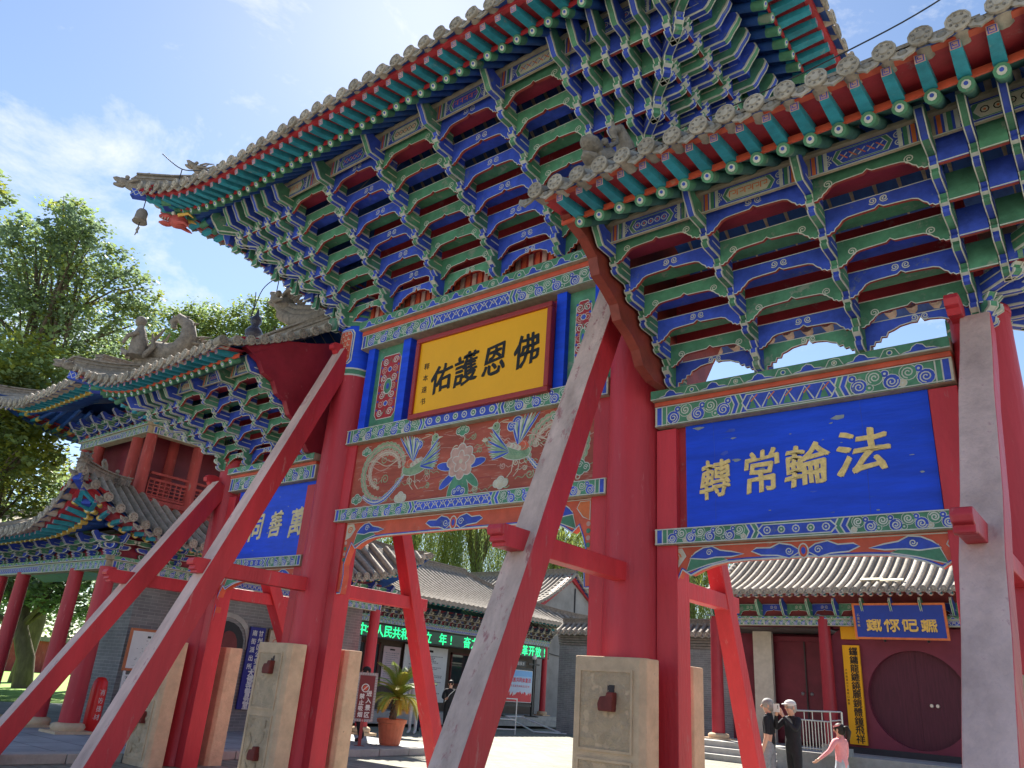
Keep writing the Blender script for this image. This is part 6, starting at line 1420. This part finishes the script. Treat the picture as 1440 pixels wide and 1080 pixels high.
# man looking left
r,M,HM=person((-5.05,6.25,0),math.radians(100),.90,'grey-haired man in a black T-shirt and grey jeans turning his head','people',dict(_yaw=.35,Re=(.25,-.03,1.14),Rw=(.28,.03,.90),Rh=(.28,.05,.82),Lk=(-.10,.10,.50),La=(-.10,.12,.09),Lt=(-.12,.26,.04),Rk=(.10,-.02,.49),Ra=(.10,-.12,.10)),dict(skin=SKIN,top=CLOTHB,sleeve=SKIN,leg=CLOTHJ,shoe=CLOTHW),HAIRG)
b=B(); b.lathe([(.036,0),(.036,.025)],(.278,.025,.91),BLACK,10,(.1,.2,-1)); link('wristwatch',b.mesh('wristwatch'),r,M)
# girl in pink
r,M,HM=person((-3.83,5.85,0),math.radians(75),.735,'little girl in a pink knitted top with a dark ponytail walking','people',dict(_yaw=.1,Le=(-.29,.06,1.20),Lw=(-.40,.22,1.04),Lh=(-.44,.28,.98),Re=(.23,.02,1.13),Rw=(.22,.10,.93),Rh=(.21,.12,.86),Lk=(-.10,.12,.50),La=(-.10,.10,.09),Lt=(-.12,.24,.04),Ra=(.10,-.16,.13),Rt=(.12,-.04,.05)),dict(skin=SKIN,top=CLOTHP,sleeve=CLOTHP,leg=CLOTHL,shoe=CLOTHW),HAIRB,fem=True,hairlen=1)
b=B(); b.lathe([(.098,0),(.10,.025)],(0,.01,.06),CLOTHP,14,(0,.25,1)); link('hair_band',b.mesh('hair_band'),r,HM)
# woman in black by the ticket office
r,M,HM=person((-16.75,11.5,0),math.radians(215),.88,'woman in black with a cross-body strap standing before the ticket office','people',dict(Re=(.24,.05,1.14),Rw=(.12,.2,1.10),Rh=(.06,.24,1.12)),dict(skin=SKIN,top=CLOTHB,sleeve=CLOTHB,leg=CLOTHB,shoe=BLACK),HAIRB,fem=True)
b=B(); b.tube([(-.15,.10,1.40),(0,.13,1.25),(.14,.11,1.02)],.012,CLOTHW,5); link('bag_strap',b.mesh('bag_strap'),r,M)
# people half hidden behind the cycad and the stone
r,M,HM=person((-16.9,10.2,0),math.radians(200),.88,'person in a white top and pale trousers behind the potted cycad','people',dict(Lk=(-.12,.05,.49)),dict(skin=SKIN,top=CLOTHW,sleeve=CLOTHW,leg=CLOTHW,shoe=CLOTHW),HAIRB,fem=True)
r,M,HM=person((-17.3,11.0,0),math.radians(20),.88,'person in a yellow jacket and dark trousers, mostly hidden by the cycad fronds','people',dict(Lk=(-.14,.08,.49),La=(-.2,.1,.09),Lt=(-.2,.22,.04)),dict(skin=SKIN,top=CLOTHY,sleeve=CLOTHY,leg=mat('navy_trousers',(.03,.04,.09),.8),shoe=BLACK),HAIRB)
r,M,HM=person((-13.5,5.15,.12),math.radians(160),.88,'person in dark clothes half hidden behind the maroon sign','people',dict(Lk=(-.10,.10,.50),Ra=(.12,-.18,.12),Rt=(.13,-.04,.04)),dict(skin=SKIN,top=CLOTHB,sleeve=CLOTHB,leg=CLOTHB,shoe=BLACK),HAIRB)

# ================================================================== trees
def leaves(n,lobes,size,mats,seed,flat=.5,droop=0):
    """leaf-sized faces spread through the volume of several lobes, denser towards each shell"""
    rr=random.Random(seed); V=[];F_=[];MI=[]
    tot=sum(l[3]**2 for l in lobes); rnd=rr.random; 
    for (x,y,z,r,fz) in lobes:
        k=int(n*r*r/tot); 
        # twig clumps inside the lobe
        nc=max(6,int(k/26)); 
        for c in range(nc):
            while True:
                a,b_,c_=rnd()*2-1,rnd()*2-1,rnd()*2-1; q=a*a+b_*b_+c_*c_
                if .18<q<=1: break
            cx,cy,cz=x+a*r,y+b_*r,z+c_*r*fz; cr=r*.16*(.6+rnd()); mi=0 if rnd()<.5 else (1 if rnd()<.75 else 2)
            for l in range(26):
                px,py,pz=cx+rr.gauss(0,cr),cy+rr.gauss(0,cr),cz+rr.gauss(0,cr*.55)-droop*rnd()*cr
                s=size*(.6+.8*rnd()); d=Vector((rnd()-.5,rnd()-.5,(rnd()-.5)*flat)); 
                if d.length<.05: continue
                d.normalize(); e=d.cross(Vector((rnd()-.5,rnd()-.5,1))).normalized()*s*.38; d=d*s
                i0=len(V); V+=[(px-d.x*.5,py-d.y*.5,pz-d.z*.5),(px+e.x,py+e.y,pz+e.z),(px+d.x*.5,py+d.y*.5,pz+d.z*.5),(px-e.x,py-e.y,pz-e.z)]
                F_.append((i0,i0+1,i0+2,i0+3)); MI.append(mi)
    me=bpy.data.meshes.new('crown'); me.from_pydata(V,[],F_); 
    for m in mats: me.materials.append(m)
    me.polygons.foreach_set('material_index',MI); return me
def tree(name,base,label,lobes,n,size,mats,seed,trunk_r=.25,group=None,limbs=True,droop=0):
    t=thing(name,base,label,'tree',group); rr=random.Random(seed)
    b=B(); cx=sum(l[0] for l in lobes)/len(lobes); cy=sum(l[1] for l in lobes)/len(lobes); zl=min(l[2]-l[3]*.5 for l in lobes)
    bx_,by_,bz_=base; top=Vector((cx,cy,max(l[2] for l in lobes)))
    pts=[Vector(base).lerp(top,k/6)+Vector((rr.uniform(-.2,.2),rr.uniform(-.2,.2),0))*(0 if k==0 else 1) for k in range(7)]; b.tube(pts,[trunk_r*(1.25-.17*k) for k in range(7)],BARK,9)
    link('trunk',b.mesh('trunk'),t)
    if limbs:
        b=B()
        for l in lobes:
            st=pts[rr.choice((2,3,4))]; e=Vector(l[:3]); m_=st.lerp(e,.5)+Vector((rr.uniform(-.5,.5),rr.uniform(-.5,.5),rr.uniform(0,.6))); b.tube([st,m_,e],[trunk_r*.4,trunk_r*.25,trunk_r*.08],BARK,6)
            for q in range(3): e2=e+Vector((rr.uniform(-1,1),rr.uniform(-1,1),rr.uniform(-.5,1)))*l[3]*.7; b.tube([m_,m_.lerp(e2,.6)+Vector((0,0,.2)),e2],[trunk_r*.16,trunk_r*.1,trunk_r*.03],BARK,5)
        link('branch',b.mesh('branch'),t)
    link('crown',leaves(n,lobes,size,mats,seed,droop=droop),t); return t
G1=[LEAFA,LEAFB,LEAFC]
tree('broadleaf_tree',(-27.5,1.5,.12),'big dark green broadleaf tree filling the left edge above the pavilion',
   [(-25.4,.4,12.4,1.5,.8),(-24.0,.9,12.9,1.2,.8),(-23.0,1.9,12.0,.95,.8),(-26.4,.2,11.0,1.7,.8),(-24.6,1.4,10.9,1.3,.8),(-24.4,.2,14.0,.9,.8),(-23.4,.3,13.5,.6,.7),(-27.2,-.6,13.2,1.5,.8),(-25.4,-.3,13.6,.9,.8),(-23.6,2.6,11.3,.8,.8),(-26.5,1.0,9.2,1.5,.8),(-24.9,2.0,9.5,1.1,.8),(-28.2,-1,11.4,1.6,.8),(-25.2,.2,14.9,.35,.8)],34000,.125,G1,101,.26)
tree('lime_tree',(-22.6,-.6,.12),'bright yellow-green tree lit by the sun at the lower left edge',
   [(-21.6,-.9,6.6,1.3,.9),(-20.6,-.2,5.9,.9,.9),(-22.0,-.2,8.0,1.3,.9),(-21.2,.4,7.4,.9,.8),(-22.6,.4,5.6,1.3,.9),(-20.9,-.9,7.6,.7,.8),(-22.8,-1.2,7.6,1.2,.8)],24000,.13,[LEAFB,LEAFC,LEAFC],102,.25)
tree('broadleaf_tree',(-24.0,-3.2,.12),'leafy twig tip poking in at the left frame edge',[(-22.1,-2.7,12.6,.75,.8),(-23.0,-3.2,12.2,1.1,.8)],2600,.14,G1,103,.2,limbs=False)
bk='pale trees rising behind the grey roofs'
tree('poplar_tree',(-36.5,10.6,0),'pale green tree behind the ridge beasts of the left roof',[(-36.8,9.9,17.2,1.6,.9),(-35.6,10.9,17.5,1.6,.9),(-34.4,11.6,17.2,1.4,.9),(-35.4,11,15.6,2.2,.9)],13000,.16,[LEAFB,WILL,LEAFC],104,.3,bk)
tree('poplar_tree',(-33.0,12.6,0),'pale green tree right of the gourd finial, partly behind it',[(-33.4,12.4,18.3,1.2,.9),(-32.6,13.2,17.6,1.4,.9),(-31.2,14.0,17,1.2,.9),(-32.8,13,16,1.8,.9)],10000,.16,[LEAFB,WILL,LEAFC],105,.3,bk)
tree('poplar_tree',(-39.8,8.4,0),'pale green tree between the big dark tree and the ridge beasts',[(-39.3,8.6,16.0,1.3,.9),(-38.2,9.3,15.6,1.1,.9),(-40.5,8,15,1.6,.9)],8000,.16,[LEAFB,LEAFC,LEAFA],106,.3,bk)
tree('garden_tree',(-34.0,6.4,.1),'dark shady tree over the lawn seen through the pavilion columns',[(-34.5,5.5,4.6,1.9,.7),(-33.0,7.0,4.9,1.8,.7),(-36,4.6,5.2,2.0,.7),(-31.8,8.2,5.5,1.6,.7),(-34.4,6,6.6,2,.7),(-33.2,5.6,3.4,1.0,.6),(-35.5,4,3.7,1.8,.7),(-37,2.4,4.0,2,.7),(-33,7.5,3.5,1.3,.7),(-38.5,.5,4.4,2.2,.8),(-36,3,6.4,2,.8)],26000,.2,[LEAFA,LEAFA,LEAFB],107,.3)
tree('garden_tree',(-44,2,.1),'rounded tree far across the lawn at the left edge',[(-44,2,4.0,2.2,.7),(-46,0,4.4,2.2,.7),(-42,4,4.6,2.0,.7)],8000,.22,[LEAFA,LEAFB,LEAFB],117,.3)
W_=thing('garden_wall',(-62,10,0),'long dull red wall at the far side of the lawn','wall'); b=B(); b.box((-63,-30,0),(-62,50,2.2),OLDRED); link('wall',b.mesh('wall'),W_)
b=B(); b.box((-63.3,-30,2.2),(-61.7,50,2.5),TILE2); link('wall_coping',b.mesh('wall_coping'),W_)
def willow(base,H,R,label,seed,ns=190,group='willows behind the court'):
    t=thing('willow_tree',base,label,'tree',group); rr=random.Random(seed); B0=Vector(base); b=B(); tops=[]
    b.tube([B0,B0+Vector((.2,0,H*.3)),B0+Vector((0,.2,H*.55)),B0+Vector((.1,0,H*.8))],[.42,.34,.24,.12],BARK,9); link('trunk',b.mesh('trunk'),t)
    b=B()
    for k in range(13):
        a=2*PI*k/13+rr.uniform(-.3,.3); z=H*rr.uniform(.45,.6); e=B0+Vector((math.cos(a)*R*rr.uniform(.5,1),math.sin(a)*R*rr.uniform(.5,1),H*rr.uniform(.8,1.0))); m_=B0+Vector((math.cos(a)*R*.3,math.sin(a)*R*.3,H*.78)); s_=B0+Vector((0,0,z)); b.tube([s_,m_,e],[.16,.09,.03],BARK,6); tops+= [(s_,m_,e)]
    link('branch',b.mesh('branch'),t)
    V=[];F_=[];MI=[]
    for k in range(ns):
        s_,m_,e=rr.choice(tops); u=rr.random()**.6; p=(m_.lerp(e,u))+Vector((rr.gauss(0,.5),rr.gauss(0,.5),rr.uniform(-.3,.4))); L_=rr.uniform(.35,.8)*H; sway=Vector((rr.gauss(0,.05),rr.gauss(0,.05),0)); n=int(L_/.085); mi=0 if rr.random()<.5 else (1 if rr.random()<.6 else 2)
        for i in range(n):
            q=p+sway*i*.085+Vector((rr.gauss(0,.05),rr.gauss(0,.05),-i*.085)); 
            if q.z<2.2: break
            a=rr.uniform(0,2*PI); d=Vector((math.cos(a)*.07,math.sin(a)*.07,-.17)); w=Vector((-math.sin(a),math.cos(a),0))*.018; i0=len(V); V+=[tuple(q),tuple(q+d*.5+w),tuple(q+d),tuple(q+d*.5-w)]; F_.append((i0,i0+1,i0+2,i0+3)); MI.append(mi)
    me=bpy.data.meshes.new('hanging_foliage'); me.from_pydata(V,[],F_)
    for m in (WILL,LEAFC,LEAFB): me.materials.append(m)
    me.polygons.foreach_set('material_index',MI); link('hanging_foliage',me,t)
willow((-33.0,24.5,0),13.5,3.6,'willow behind the left end of the ticket office ridge',201,620)
willow((-30.5,28.0,0),14.5,3.8,'willow rising above the middle of the ticket office roof',202,680)
willow((-27.0,31.5,0),13.0,3.4,'bright willow just left of the gabled grey house',203,620)
willow((-24.0,34.5,0),13.5,3.4,'willow directly behind the gabled grey house',204,620)
willow((-19.8,34.0,0),11.0,2.8,'willow hanging above the low boundary wall',205,480)

FW=[(-74+((i*7)%3),-34+5.2*i+((i*37)%5)*.4,4.6+((i*53)%7)*.4,5.2,.9) for i in range(17)]
link('far_woods',leaves(38000,FW,.5,[LEAFA,LEAFB,LEAFB],301),None,kind='stuff',label='low green woods beyond the lawn and garden wall',category='woods')
